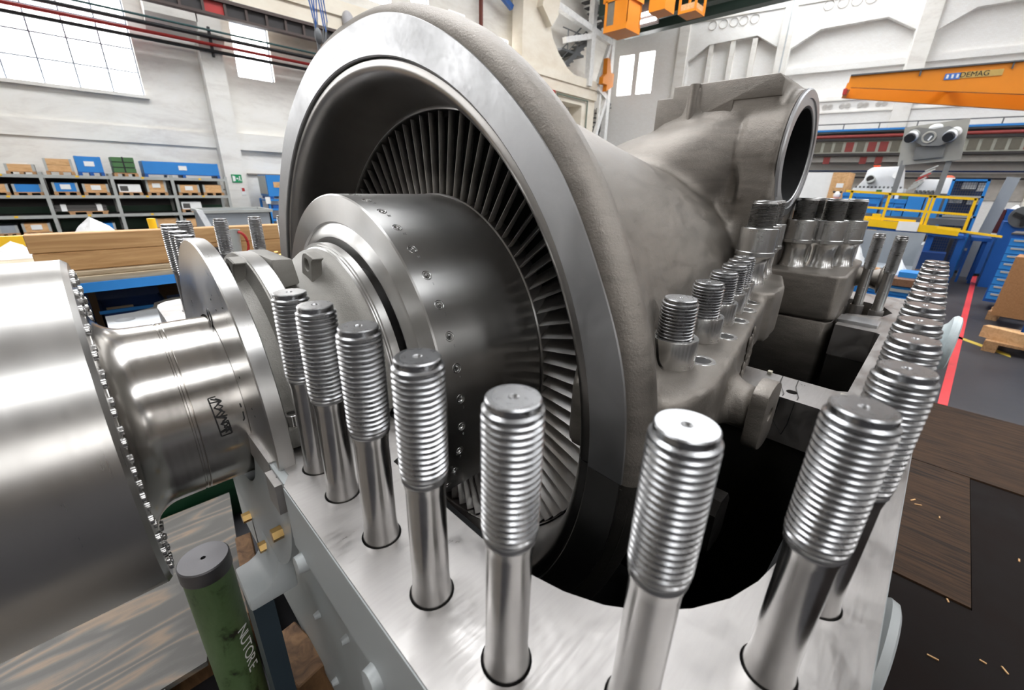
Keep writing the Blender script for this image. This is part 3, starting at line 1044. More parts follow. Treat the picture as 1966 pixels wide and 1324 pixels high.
for k, (x, y) in list(STUDS.items()) + list(LEFT.items()):
    s = stud if first else None
    if first:
        stud.location = (x, y, ZF)
        stud['label'] = lab[k]
        stud['group'] = 'studs round the lower flange'
        first = False
    else:
        dup(stud, (x, y, ZF), lab[k], 'studs round the lower flange')
slim = thing('stud_bolt', lab['x'], 'stud bolt', (0, 0, 0), 'studs on the far crosspiece')
MB().lathe([(-0.09, 0.0), (-0.09, 0.020), (0.0, 0.0205), (0.012, 0.0185), (0.15, 0.018), (0.156, 0.0195)], 'Z', (0, 0, 0), 28).build('shank', M['sleeve'], slim)
MB().lathe(stud_profile(0.0215, 0.0195, 0.018, 0.0195, 0.156, 0.288, 0.300, 0.0045), 'Z', (0, 0, 0), 32).build('threaded_end', M['dark_thread'], slim)
slim.location = (FARS['x'][0], FARS['x'][1], ZF)
for k in 'yz':
    dup(slim, (FARS[k][0], FARS[k][1], ZF), lab[k])

# casing flange: short studs in plain sleeves
ZU = 1.438
cs = thing('stud_bolt', '', 'stud bolt', (0, 0, 0), 'short studs along the casing flange')
MB().lathe([(-0.02, 0.0), (-0.02, 0.030), (0.03, 0.030)], 'Z', (0, 0, 0), 32).build('shank', M['sleeve'], cs)
MB().lathe(stud_profile(0.0325, 0.0292, 0.03, 0.0290, 0.03, 0.1155, 0.128, 0.0061), 'Z', (0, 0, 0), 40).build('threaded_end', M['stud_thread'], cs)
sl = tag(MB().lathe([(0.0, 0.0335), (0.0, 0.0425), (0.003, 0.0435), (0.052, 0.0435), (0.055, 0.0425), (0.055, 0.0345), (0.053, 0.0335)], 'Z', (0, 0, 0), 44, closed=True).build('spacer_sleeve', M['sleeve']), '', 'sleeve', 'sleeves along the casing flange')
CB = [(0.742, -0.690), (0.930, -0.668), (1.085, -0.645), (1.215, -0.625), (1.315, -0.605), (1.395, -0.592)]
nth = ['nearest', 'second', 'third', 'fourth', 'fifth', 'sixth']
for i, (x, y) in enumerate(CB):
    c, q = (cs, sl) if i == 0 else (dup(cs, (0, 0, 0)), sl.copy())
    if i:
        COL.objects.link(q)
    c.location = (x, y, ZU)
    q.location = (x, y, ZU)
    c['label'] = f'{nth[i]} short stud in a sleeve on the casing flange, counting from the bell mouth'
    q['label'] = f'{nth[i]} plain steel sleeve on the casing flange, counting from the bell mouth'
    # spot-faced pocket rings beside the bolts
for i, (x, y) in enumerate(CB):
    rg = MB().lathe([(0.0, 0.018), (0.0012, 0.019), (0.0012, 0.027), (0.0, 0.028)], 'Z', (x + 0.058, y - 0.036, ZU - 0.0005), 24).build('spot_face', M['sleeve'], upper)
    MB().tube((x + 0.058, y - 0.036, ZU - 0.01), (x + 0.058, y - 0.036, ZU + 0.0002), 0.018, 0.018, 20).build('dowel_hole', M['hole'], rg)

# big turned studs with collars
bs = thing('collar_stud', '', 'stud bolt', (0, 0, 0), 'big collared studs on the casing')
MB().lathe([(-0.03, 0.0), (-0.03, 0.047), (0.004, 0.047), (0.012, 0.044), (0.03, 0.0405), (0.068, 0.0405), (0.085, 0.047), (0.092, 0.054), (0.094, 0.0575), (0.105, 0.0575), (0.107, 0.0545),
            (0.178, 0.0545), (0.180, 0.053), (0.180, 0.036)], 'Z', (0, 0, 0), 48).build('turned_collar', M['sleeve'], bs)
n = 17
p = []
for i in range(n):
    z = 0.180 + i * 0.0043
    p += [(z, 0.0345), (z + 0.0016, 0.0378), (z + 0.0028, 0.0378)]
p += [(0.253, 0.0360), (0.258, 0.0352), (0.260, 0.033), (0.260, 0.0)]
MB().lathe(p, 'Z', (0, 0, 0), 48).build('threaded_end', M['dark_thread'], bs)
BIG = [(1.541, -0.577, 1.462, 'nearest big collared stud with black thread, before the nozzle'), (1.66, -0.555, 1.462, 'big collared stud half hidden behind the nearest one'),
       (1.775, -0.540, 1.462, 'big collared stud mostly hidden, second behind the nearest one'),
       (2.026, -0.590, 1.470, 'big collared stud at the inner end of the heavy flange block'), (2.089, -0.675, 1.470, 'big collared stud in the middle of the heavy flange block'),
       (2.205, -0.722, 1.470, 'big collared stud at the outer corner of the heavy flange block'), (2.20, -0.610, 1.470, 'big collared stud hidden behind the row on the heavy block')]
for i, (x, y, z, l) in enumerate(BIG):
    c = bs if i == 0 else dup(bs, (0, 0, 0))
    c.location = (x, y, z)
    c['label'] = l

# ------------------------------------------------------------------ bearing housing
bh = thing('bearing_housing', 'rough cast bearing housing clasping the shaft between thin disc and rotor', 'bearing housing', (0.26, 0, ZA))
H2 = dict(a0=R(-0.2), a1=R(180.2))
b = MB().lathe([(0.165, 0.18), (0.165, 0.262), (0.190, 0.262), (0.200, 0.268), (0.207, 0.285), (0.209, 0.292), (0.243, 0.292), (0.246, 0.286), (0.250, 0.262), (0.258, 0.248), (0.300, 0.246), (0.318, 0.249), (0.336, 0.262),
                (0.352, 0.279), (0.362, 0.2865), (0.376, 0.2885), (0.376, 0.18)], 'X', CZ, 96, closed=True, **H2)
b.build('housing_body', M['cast_grey'], bh)
b = MB().lathe([(0.212, 0.2915), (0.213, 0.294), (0.241, 0.294), (0.242, 0.2915)], 'X', CZ, 96, **H2)
b.build('machined_rim', M['disc'], bh)
b = MB().lathe([(0.375, 0.18), (0.375, 0.2885), (0.3775, 0.291), (0.3795, 0.291), (0.3805, 0.2955), (0.383, 0.2955), (0.384, 0.3005), (0.4005, 0.3005), (0.402, 0.299), (0.402, 0.18)], 'X', CZ, 128, closed=True)
b.build('seal_ring', M['disc'], bh)
# flat pad slab on top, and joint flanges beside
MB().prism([(0.246, 0.245), (0.246, 0.292), (0.300, 0.292), (0.318, 0.247)], 'y', -0.10, 0.10)
b = MB()
b.prism([(0.244, 1.545), (0.244, 1.606), (0.282, 1.604), (0.290, 1.553)], 'y', -0.100, 0.06)
b.bevel(0.004)
b.build('top_pad', M['cast_grey'], bh)
for s in (1, -1):
    MB().prism([(0.17, s * 0.20), (0.17, s * 0.285), (0.37, s * 0.285), (0.37, s * 0.20)], 'z', 1.303, 1.345).bevel(0.006).build('joint_lug', M['cast_grey'], bh)
    hb = MB().lathe([(0.0, 0.0), (0.0, 0.0135), (0.020, 0.0135), (0.021, 0.0125), (0.021, 0.0075), (0.012, 0.0075), (0.012, 0.0)], 'Z', (0.186, s * 0.268, 1.345), 20)
    hb.build('socket_bolt', M['stud'], bh)
# lifting ears with eyes
def ear(x0, x1, ang, r0, name='lifting_ear'):
    """an eared plate leaning out of the housing at an angle round the axis"""
    outer = [(-0.027, -0.012), (0.027, -0.012), (0.027, 0.034), (0.040, 0.046), (0.028, 0.047), (0.014, 0.046), (-0.002, 0.045), (-0.015, 0.040), (-0.023, 0.031), (-0.027, 0.016)]
    mb = MB().plate(outer, [circle(0.0, 0.019, 0.0125, 20)], 0, x1 - x0)
    mb.bevel(0.0022, 1)
    c, s = math.cos(ang), math.sin(ang)
    # local x -> tangent, y -> radial, z -> axis
    mb.bm.transform(Matrix(((0, 0, 1, x0), (-s, c, 0, r0 * c), (c, s, 0, ZA + r0 * s), (0, 0, 0, 1))))
    return mb.build(name, M['cast_grey'], bh)
ear(0.318, 0.340, R(104), 0.258)
ear(0.182, 0.204, R(101), 0.256)
# thin disc at the shaft end
disc_o = thing('shield_disc', 'thin upright steel shield disc round the shaft beside the bearing housing', 'disc', (0.15, 0, ZA))
MB().lathe([(0.137, 0.176), (0.137, 0.322), (0.139, 0.325), (0.163, 0.325), (0.165, 0.322), (0.165, 0.176)], 'X', CZ, 160, R(-8), R(188), closed=True).build('disc_plate', M['disc'], disc_o)
for (a, r) in ((118, 0.243), (111, 0.245), (165, 0.235), (168, 0.243), (127, 0.290), (150, 0.21)):
    y, z = r * math.cos(R(a)), ZA + r * math.sin(R(a))
    MB().tube((0.1362, y, z), (0.1375, y, z), 0.0022, 0.0022, 10).build('screw_hole', M['hole'], disc_o)
y, z = 0.184 * math.cos(R(100)), ZA + 0.184 * math.sin(R(100))
MB().lathe([(0.0, 0.010), (0.0, 0.016), (0.0012, 0.0165), (0.002, 0.0175), (0.0, 0.018)], 'X', (0.1355, y, z), 24).build('drain_bore', M['hole'], disc_o)

# ------------------------------------------------------------------ pedestal under the shaft
ped = thing('bearing_pedestal', 'pale grey bearing pedestal with brass bolts below the shaft end', 'pedestal', (0.14, -0.1, 0.0))
mb = MB()
n = 40
po = [(0.362 * math.cos(R(180 + 180 * i / n)), ZA - 0.017 + 0.360 * math.sin(R(180 + 180 * i / n))) for i in range(n + 1)]
pi_ = [(0.178 * math.cos(R(360 - 180 * i / n)), ZA - 0.017 + 0.178 * math.sin(R(360 - 180 * i / n))) for i in range(n + 1)]
mb.prism(po + pi_, 'x', 0.132, 0.146)
mb.build('end_plate', M['paint_grey'], ped)
mb = MB()
po = [(0.33 * math.cos(R(180 + 180 * i / n)), ZA - 0.02 + 0.30 * math.sin(R(180 + 180 * i / n))) for i in range(n + 1)]
pi_ = [(0.178 * math.cos(R(360 - 180 * i / n)), ZA - 0.02 + 0.178 * math.sin(R(360 - 180 * i / n))) for i in range(n + 1)]
mb.prism(po + pi_, 'x', 0.147, 0.245)
mb.build('pedestal_shell', M['paint_grey'], ped)
mb = MB().box(0.131, 0.147, -0.292, -0.150, 1.250, ZF + 0.001)
mb.build('key_bar', M['flange'], ped, 0)
mb = MB().box(0.121, 0.146, -0.350, -0.300, 1.235, 1.291)
mb.build('key_block', M['flange'], ped, 0)
MB().tube((0.134, -0.326, 1.288), (0.134, -0.326, 1.2915), 0.0035, 0.0035, 12).build('key_hole', M['hole'], ped)
for y, z in ((-0.275, 1.139), (-0.092, 0.968), (0.180, 1.010), (0.05, 0.955), (0.285, 1.10)):
    MB().tube((0.133, y, z), (0.114, y, z), 0.0125, 0.0125, 6).build('hex_bolt', M['brass'], ped)
# foot
mb = MB()
mb.prism([(0.064, 0.885), (0.064, 0.918), (0.092, 0.921), (0.110, 0.930), (0.124, 0.952), (0.131, 0.99), (0.16, 0.99), (0.16, 0.885)], 'y', -0.172, -0.058)
mb.bevel(0.006, 2)
mb.build('foot_pad', M['paint_grey'], ped)
MB().box(0.067, 0.108, -0.169, -0.061, 0.0, 0.8845).build('foot_column', M['paint_foot'], ped, 0)

# ================================================================== CLOSE SURROUNDINGS
M['plyL'] = stained_ply('worn_dark_plywood', rgb(92, 89, 85), rgb(136, 118, 100), 2.0, 0.9, 0.42)
M['plyR'] = timber('dark_film_plywood', rgb(30, 25, 22), rgb(66, 48, 34), (20, 1.3, 1), 0.75, 2.2, 0.1, 1.0)
M['plyR'].node_tree.nodes['Principled BSDF'].inputs['Specular IOR Level'].default_value = 0.15
M['plyB'] = plain('black_film_board', rgb(22, 16, 14), 0.75, 0, 0.3, 3, 0.05, 40)
M['plyB'].node_tree.nodes['Principled BSDF'].inputs['Specular IOR Level'].default_value = 0.1
M['timber'] = timber('pine_timber', rgb(176, 132, 84), rgb(205, 163, 112), (1.0, 14, 14), 0.65, 2.2)
M['plank'] = timber('weathered_plank', rgb(150, 132, 108), rgb(206, 190, 162), (0.8, 30, 18), 0.6, 2.5)
M['block'] = timber('oily_timber_block', rgb(84, 58, 38), rgb(150, 112, 76), (8, 8, 1.5), 0.6, 2.0)
M['pallet'] = timber('pallet_wood', rgb(150, 108, 70), rgb(190, 148, 104), (3, 12, 12), 0.7, 3.0)
M['crate'] = timber('plywood_crate', rgb(196, 148, 96), rgb(222, 178, 128), (2, 8, 8), 0.7, 2.0)
M['blue'] = plain('blue_paint', rgb(40, 128, 202), 0.45, 0, 0.06, 2)
M['blue_d'] = plain('deep_blue_paint', rgb(20, 82, 156), 0.45, 0, 0.08, 2)
M['blue_case'] = plain('navy_tool_case', rgb(14, 50, 104), 0.45, 0, 0.1, 5)
M['white'] = plain('white_paper', rgb(236, 236, 234), 0.7, 0, 0.03, 8)
M['plastic'] = plain('white_plastic_film', rgb(232, 234, 236), 0.3, 0, 0.06, 9, 0.5, 14, 0.02)
M['grey_pl'] = plain('grey_plastic', rgb(150, 156, 162), 0.45, 0, 0.05, 4)
M['zinc'] = plain('galvanised_steel', rgb(176, 178, 174), 0.45, 0.3, 0.08, 5)
M['yellow'] = plain('yellow_paint', rgb(244, 196, 16), 0.45, 0, 0.05, 3)
M['orange'] = plain('orange_crane_paint', rgb(236, 140, 20), 0.45, 0, 0.05, 1.5)
M['red'] = plain('red_paint', rgb(176, 40, 36), 0.45, 0, 0.08, 4)
M['black'] = plain('black_rubber', rgb(26, 26, 28), 0.5, 0, 0.2, 6)
M['dgreen'] = plain('dark_green_paint', rgb(22, 64, 40), 0.5, 0, 0.12, 3)
M['green_c'] = plain('green_crate_paint', rgb(70, 112, 66), 0.5, 0, 0.1, 5)
M['dgrey'] = plain('dark_grey_board', rgb(78, 76, 74), 0.7, 0, 0.08, 2)
M['alu'] = plain('bright_machined_casting', rgb(236, 238, 240), 0.4, 0.1, 0.04, 5)

t = NT('green_post_paint')
v = t.coords((1, 1, 1))
n1 = t.noise(t.coords((1, 1, 0.45)), 16.0, 4, 0.6, 0.5)
n2 = t.noise(v, 90.0, 4, 0.7)
m1 = t.new('ShaderNodeMath', operation='MULTIPLY_ADD')
t.link(n2, m1.inputs[0])
m1.inputs[1].default_value = 0.25
t.link(n1, m1.inputs[2])
t.link(t.ramp(m1.outputs[0], [(0.40, rgb(92, 114, 76)), (0.66, rgb(80, 102, 64)), (0.74, rgb(58, 76, 44)), (0.78, rgb(36, 34, 26))]), t.b.inputs['Base Color'])
t.set(Roughness=0.45)
t.bump(n2, 0.1, 0.001)
M['green'] = t.m

# hall floor
t = NT('hall_floor_coating')
n1 = t.noise(t.coords(), 0.8, 6, 0.65)
n2 = t.noise(t.coords(), 30.0, 4, 0.6)
t.link(t.ramp(n1, [(0.3, rgb(44, 44, 48)), (0.7, rgb(60, 58, 61))]), t.b.inputs['Base Color'])
t.link(t.mrange(n1, 0.45, 0.6), t.b.inputs['Roughness'])
t.b.inputs['Specular IOR Level'].default_value = 0.3
t.bump(n2, 0.05, 0.002)
M['floor'] = t.m
struct(MB().box(-22, 29, -14, 15.6, -0.2, 0.0).build('floor', M['floor'], None, 0))

# plywood sheets
def sheet(poly, z0, z1, m, label):
    o = MB().prism(poly, 'z', z0, z1).build('plywood_sheet', m, None, 0)
    return tag(o, label, 'plywood', 'plywood floor sheets')
tag(MB().prism([(-1.9, 0.40), (-0.045, 0.395), (-0.035, 0.44), (0.06, 0.45), (0.10, 0.455), (0.225, 1.30), (-1.9, 1.33)], 'z', 0.178, 0.20).build('plywood_sheet', M['plyL'], None, 0),
    'worn grey plywood sheet with flame grain under the coupling drum', 'plywood', 'plywood floor sheets')
tag(MB().prism([(-1.9, -0.9), (-0.16, -0.9), (-0.16, 0.39), (-1.9, 0.392)], 'z', 0.176, 0.198).build('plywood_sheet', M['plyL'], None, 0),
    'worn plywood sheet in front of the green post, only a corner showing', 'plywood', 'plywood floor sheets')
for (x0, x1, y0, y1, who) in ((-1.85, 0.15, 0.50, 0.60, 'timber bearer carrying the worn plywood near the green post'), (-1.85, 0.15, 1.12, 1.22, 'timber bearer carrying the worn plywood at its far edge'), (-1.85, -0.3, -0.6, -0.5, 'timber bearer under the corner sheet before the green post')):
    tag(MB().box(x0, x1, y0, y1, 0.0, 0.176).build('timber_bearer', M['block'], None, 0), who, 'timber')
sheet([(3.77, -3.4), (5.05, -3.4), (5.05, -1.10), (3.77, -1.10)], 0.0, 0.018, M['plyR'], 'dark brown plywood sheet next to the red floor tape')
sheet([(2.44, -1.54), (3.765, -1.555), (3.765, -1.10), (2.44, -1.10)], 0.0, 0.016, M['plyR'], 'dark grained plywood strip along the machine, short of the tape')
sheet([(0.2, -3.4), (3.765, -3.4), (3.765, -1.56), (2.435, -1.545), (2.435, -1.10), (0.2, -1.10)], 0.0, 0.008, M['plyB'], 'black board on the floor beside the machine')
# timber chips on the black board
rn = random.Random(11)
for i in range(16):
    x, y = rn.uniform(1.1, 3.2), rn.uniform(-2.1, -1.3)
    a = rn.uniform(0, PI)
    L = rn.uniform(0.008, 0.05)
    o = MB().obox(Matrix.Translation((x, y, 0.0105 + (0.008 if (x > 2.44 and y > -1.54) else 0))) @ Matrix.Rotation(a, 4, 'Z'), L, 0.006, 0.004).build('wood_chip', M['timber'], None, 0)
    tag(o, 'small pale wood chip lying on the dark boards', 'wood chip', 'wood chips on the dark boards')

# green jack post
post = thing('jack_post', 'green painted steel post with bare metal cap standing below the shaft', 'post', (0.023, 0.17, 0.0))
MB().lathe([(0, 0.0), (0, 0.075), (0.012, 0.075), (0.012, 0.0565), (0.755, 0.0565), (0.755, 0.0)], 'Z', (0.023, 0.17, 0), 40).build('tube', M['green'], post)
b = MB().lathe([(0.755, 0.0), (0.755, 0.0585), (0.757, 0.0595), (0.796, 0.0595), (0.80, 0.0565), (0.80, 0.006), (0.792, 0.005), (0.792, 0.0)], 'Z', (0.023, 0.17, 0), 40)
b.build('cap', turned('worn_cap_steel', (0.17, 0.165, 0.17, 1), 0.5, 'Z', (0.023, 0.17), 0.2, 200, 0.1), post)
# chalk lettering running down the post
ang = math.atan2(-0.993 - 0.17, 0 - 0.023) + 0.62
er = Vector((math.cos(ang), math.sin(ang), 0))
for k, ch in enumerate('NUTORE'):
    text_mesh('chalk_letter', ch, 0.045, M['white'], post, frame_at(Vector((0.023, 0.17, 0.53 - 0.030 * k)) + er * 0.0569, (0, 0, -1), er), 0.0002)

# blocks at the foot of the machine
def tblock(mat4, sx, sy, sz, label):
    o = MB().obox(mat4, sx, sy, sz).bevel(0.004, 1).build('timber_block', M['block'], None, 25)
    return tag(o, label, 'timber', 'timber blocks by the green post')
tblock(Matrix.Translation((0.16, 0.06, 0.20)) @ Matrix.Rotation(R(10), 4, 'Z'), 0.10, 0.20, 0.40, 'oily brown timber block between the green post and the grey machine wall')
tblock(Matrix.Translation((0.155, 0.60, 0.25)) @ Matrix.Rotation(R(82), 4, 'Z'), 0.42, 0.06, 0.10, 'narrow timber batten leaning by the pedestal foot')
o = MB().box(-0.9, 1.6, 1.36, 1.52, 0.0, 0.36).bevel(0.01).build('steel_beam', M['dgreen'], None)
tag(o, 'dark green steel beam lying beyond the worn plywood, seen under the shaft', 'beam')

# ------------------------------------------------------------------ bench behind the shaft
bench = thing('workbench', 'blue edged workbench with planked top behind the shaft', 'workbench', (1.2, 2.45, 0))
MB().box(-0.6, 3.4, 2.13, 3.3, 1.215, 1.245).build('worktop', M['plank'], bench, 0)
MB().box(-0.6, 3.4, 2.115, 2.13, 1.165, 1.215).build('front_rail', M['blue'], bench, 0)
for x in (-0.5, 1.4, 3.3):
    for y in (2.2, 3.2):
        MB().box(x - 0.03, x + 0.03, y - 0.03, y + 0.03, 0, 1.215).build('leg', M['blue_d'], bench, 0)
MB().box(-0.6, 3.4, 3.24, 3.26, 0.2, 1.2).build('back_board', plain('brown_back_board', rgb(112, 88, 66), 0.7), bench, 0)
o = MB().box(-0.205, 3.0, 2.20, 2.285, 1.272, 1.368).box(-0.212, 3.0, 2.20, 2.285, 1.37, 1.462).bevel(0.004, 1).build('timber_beam', M['timber'], None, 25)
tag(o, 'long pine timber beam standing on edge along the bench', 'timber beam')
for i, (x0, x1, y0, y1, z0, z1, l) in enumerate(((-0.10, 1.1, 2.16, 2.50, 1.246, 1.270, 'pale weathered plank lying flat under the pine beam'), (0.75, 2.2, 2.14, 2.19, 1.246, 1.256, 'thin pale board at the bench edge beside the brass fittings'))):
    tag(MB().box(x0, x1, y0, y1, z0, z1).bevel(0.003, 1).build('plank', M['plank'], None, 25), l, 'plank')
# blue tool cases under the bench
def tool_case(x, y, z, w, d, h, label, lift=0.5):
    r = thing('tool_case', label, 'tool case', (x, y, z), 'blue tool cases under the bench')
    MB().box(x - w / 2, x + w / 2, y - d / 2, y + d / 2, z, z + 0.012).box(x - w / 2, x + w / 2, y - d / 2, y - d / 2 + 0.012, z, z + h).box(x - w / 2, x + w / 2, y + d / 2 - 0.012, y + d / 2, z, z + h) \
        .box(x - w / 2, x - w / 2 + 0.012, y - d / 2, y + d / 2, z, z + h).box(x + w / 2 - 0.012, x + w / 2, y - d / 2, y + d / 2, z, z + h).build('tray', M['blue_case'], r, 0)
    MB().box(x - w / 2 - 0.006, x + w / 2 + 0.006, y - d / 2 - 0.008, y - d / 2, z + h - 0.02, z + h).build('rim', M['blue'], r, 0)
    MB().obox(Matrix.Translation((x, y + d / 2 + 0.02, z + h + 0.10)) @ Matrix.Rotation(R(-12), 4, 'X'), w, 0.02, 0.22).build('open_lid', M['blue_case'], r, 0)
    MB().box(x - w / 2 + 0.03, x - w / 2 + 0.16, y - d / 2 + 0.05, y - d / 2 + 0.10, z + h - 0.03, z + h - 0.005).build('note', M['plank'], r, 0)
    return r
MB().box(-0.55, 1.5, 2.2, 3.2, 0.55, 0.60).build('low_shelf', M['plank'], bench, 0)
tool_case(0.13, 2.74, 0.80, 0.33, 0.36, 0.16, 'open navy tool case under the bench with a paper note inside')
tool_case(0.50, 2.70, 0.601, 0.34, 0.36, 0.12, 'lower navy tool case on the low shelf behind the white casting')
tool_case(-0.22, 2.55, 0.78, 0.30, 0.36, 0.16, 'navy tool case under the bench beside the coupling drum')
tag(MB().box(0.0, 0.3, 2.60, 2.90, 0.60, 0.795).box(-0.38, -0.06, 2.4, 2.72, 0.60, 0.775).build('packing_case', M['blue_case'], None, 0), 'plain navy boxes the open tool cases rest on', 'box')
# white machined casting before the bench
wc = thing('machined_casting', 'white machined casting with bolt holes lying under the bench edge', 'casting', (0.3, 2.1, 0.6))
op = [(-0.02, 2.23), (-0.02, 1.84), (0.16, 1.74), (0.21, 1.68), (0.62, 1.60), (0.85, 2.0), (0.85, 2.48), (0.32, 2.50), (0.22, 2.42), (0.20, 2.30), (0.10, 2.24)]
MB().plate(op, [circle(0.055, 2.09, 0.045, 24), circle(0.42, 2.32, 0.025, 20)], 0.9, 1.0).build('top_plate', M['alu'], wc, 25)
MB().prism([(-0.02, 2.18), (-0.015, 1.86), (0.16, 1.76), (0.6, 1.64), (0.8, 2.0), (0.8, 2.4), (0.3, 2.42)], 'z', 0.6, 0.9).build('casting_body', M['grey_pl'], wc, 25)
tag(MB().box(0.05, 0.75, 1.75, 2.3, 0.0, 0.599).build('stand', M['blue_d'], None, 0), 'blue stand carrying the white machined casting', 'stand')
# metal jug with red handle, brass fittings, black block
jug = thing('metal_jug', 'dented metal jug with a red handle before the pine beam', 'jug', (0.665, 2.06, 1.246))
MB().lathe([(0, 0), (0, 0.034), (0.10, 0.038), (0.185, 0.044), (0.19, 0.047), (0.188, 0.043), (0.02, 0.034), (0.015, 0.0)], 'Z', (0.665, 2.155, 1.258), 28).build('body', M['zinc'], jug)
MB().path([(0.69 + 0.05 * math.sin(a) * 0.9, 2.118, 1.36 - 0.075 * math.cos(a)) for a in [PI * i / 12 for i in range(13)]], 0.008, 8).build('handle', M['red'], jug)
rn = random.Random(3)
for i in range(7):
    x, y = 0.80 + 0.025 * i, 2.163 + 0.008 * rn.random()
    z = 1.258 + 0.010 + (0.018 if i in (2, 4) else 0)
    mb = MB().tube((x - 0.012, y, z), (x + 0.012, y, z), 0.009, 0.009, 6).tube((x + 0.012, y, z), (x + 0.022, y, z), 0.005, 0.005, 8)
    tag(mb.build('brass_fitting', M['brass'], None), 'small brass pipe fitting in the little heap on the bench', 'fitting', 'brass fittings on the bench')
tag(MB().box(0.56, 0.62, 2.14, 2.20, 1.2705, 1.345).bevel(0.004).build('black_block', M['black'], None), 'small black block on the bench beside the metal jug', 'block')
# clutter behind the beam
def film(x, y, z0, w, h, seed, label, name='plastic_sheet'):
    rn_ = random.Random(seed)
    mb = MB()
    n_ = 14
    rows = []
    for i in range(5):
        f = i / 4
        rr = (1 - f) ** 0.8
        rows.append([mb.bm.verts.new((x + w * rr * math.cos(2 * PI * k / n_) * (1 + 0.18 * rn_.uniform(-1, 1)), y + 0.6 * w * rr * math.sin(2 * PI * k / n_) * (1 + 0.18 * rn_.uniform(-1, 1)), z0 + h * f + (0.06 * h * rn_.uniform(-1, 1) if i else 0))) for k in range(n_)])
    for a_, b_ in zip(rows, rows[1:]):
        for k in range(n_):
            mb.face([a_[k], a_[(k + 1) % n_], b_[(k + 1) % n_], b_[k]])
    mb.face(rows[0][::-1])
    mb.face(rows[-1])
    return tag(mb.build(name, M['plastic'], None, 60), label, 'plastic sheet', 'plastic sheets on the bench')
film(0.06, 3.0, 1.246, 0.22, 0.235, 5, 'white plastic sheet heaped to a peak behind the pine beam')
film(-0.33, 3.1, 1.246, 0.13, 0.10, 6, 'low crumpled plastic sheet at the end of the pine beam')
film(1.95, 3.0, 1.246, 0.35, 0.30, 8, 'crumpled white plastic behind the beam next to the bell mouth')
tag(MB().tube((0.36, 2.9, 1.246), (0.36, 2.9, 1.475), 0.02, 0.024, 16).build('plastic_cup', M['yellow'], None), 'yellow plastic cup behind the pine beam', 'cup')
tag(MB().box(-1.2, -0.22, 3.4, 3.45, 1.28, 1.35).box(-1.2, -1.15, 3.4, 3.45, 0, 1.28).box(-0.28, -0.23, 3.4, 3.45, 0, 1.28).build('yellow_barrier', M['yellow'], None, 0), 'yellow barrier rail ending behind the pine beam', 'barrier')

# ================================================================== THE HALL
t = NT('white_painted_masonry')
n1 = t.noise(t.coords((0.5, 0.5, 1.6)), 1.2, 7, 0.7, 0.4)
n2 = t.noise(t.coords((1, 1, 5)), 9.0, 5, 0.65)
t.link(t.ramp(n1, [(0.32, rgb(214, 209, 202)), (0.5, rgb(232, 229, 222)), (0.75, rgb(240, 238, 234))]), t.b.inputs['Base Color'])
t.set(Roughness=0.8)
t.bump(n2, 0.25, 0.01)
M['wall'] = t.m
t = NT('cream_concrete')
n1 = t.noise(t.coords((0.6, 0.6, 1.2)), 1.0, 7, 0.7, 0.3)
t.link(t.ramp(n1, [(0.3, rgb(226, 214, 194)), (0.6, rgb(240, 232, 216)), (0.8, rgb(244, 240, 230))]), t.b.inputs['Base Color'])
t.set(Roughness=0.8)
t.bump(t.noise(t.coords(), 14, 5, 0.6), 0.2, 0.01)
M['cream'] = t.m
t = NT('white_painted_brick')
br = t.new('ShaderNodeTexBrick')
tcv = t.coords((1, 1, 1))
sw = t.new('ShaderNodeSeparateXYZ')
cb = t.new('ShaderNodeCombineXYZ')
t.link(tcv, sw.inputs[0])
t.link(sw.outputs['Y'], cb.inputs[0])
t.link(sw.outputs['Z'], cb.inputs[1])
t.link(cb.outputs[0], br.inputs['Vector'])
br.inputs['Scale'].default_value = 4.0
br.inputs['Color1'].default_value = rgb(240, 239, 236)
br.inputs['Color2'].default_value = rgb(236, 234, 230)
br.inputs['Mortar'].default_value = rgb(226, 224, 220)
br.inputs['Mortar Size'].default_value = 0.012
t.link(br.outputs['Color'], t.b.inputs['Base Color'])
t.set(Roughness=0.75)
t.bump(br.outputs['Fac'], -0.2, 0.006)
M['brick'] = t.m
M['pane'] = emit('daylit_glass', (1.0, 1.0, 1.0, 1), PANE_L)
M['unseen_sky_pane'] = emit('unseen_skylight_glass', (0.96, 0.98, 1.0, 1), SKY_L)
M['lamp'] = emit('lamp_tube', (1, 1, 1, 1), 6.0)
M['sash'] = plain('grey_window_steel', rgb(140, 150, 165), 0.5)
M['roof'] = plain('pale_roof_sheet', rgb(206, 200, 192), 0.7)
M['steel_w'] = plain('white_structural_steel', rgb(236, 236, 234), 0.5)
M['stair'] = plain('grey_stair_steel', rgb(96, 98, 100), 0.5, 0.2)
M['girder'] = plain('brown_girder_steel', rgb(72, 58, 54), 0.55)
M['panel_d'] = plain('dark_girder_panel', rgb(44, 40, 40), 0.6)
YW = 15.5

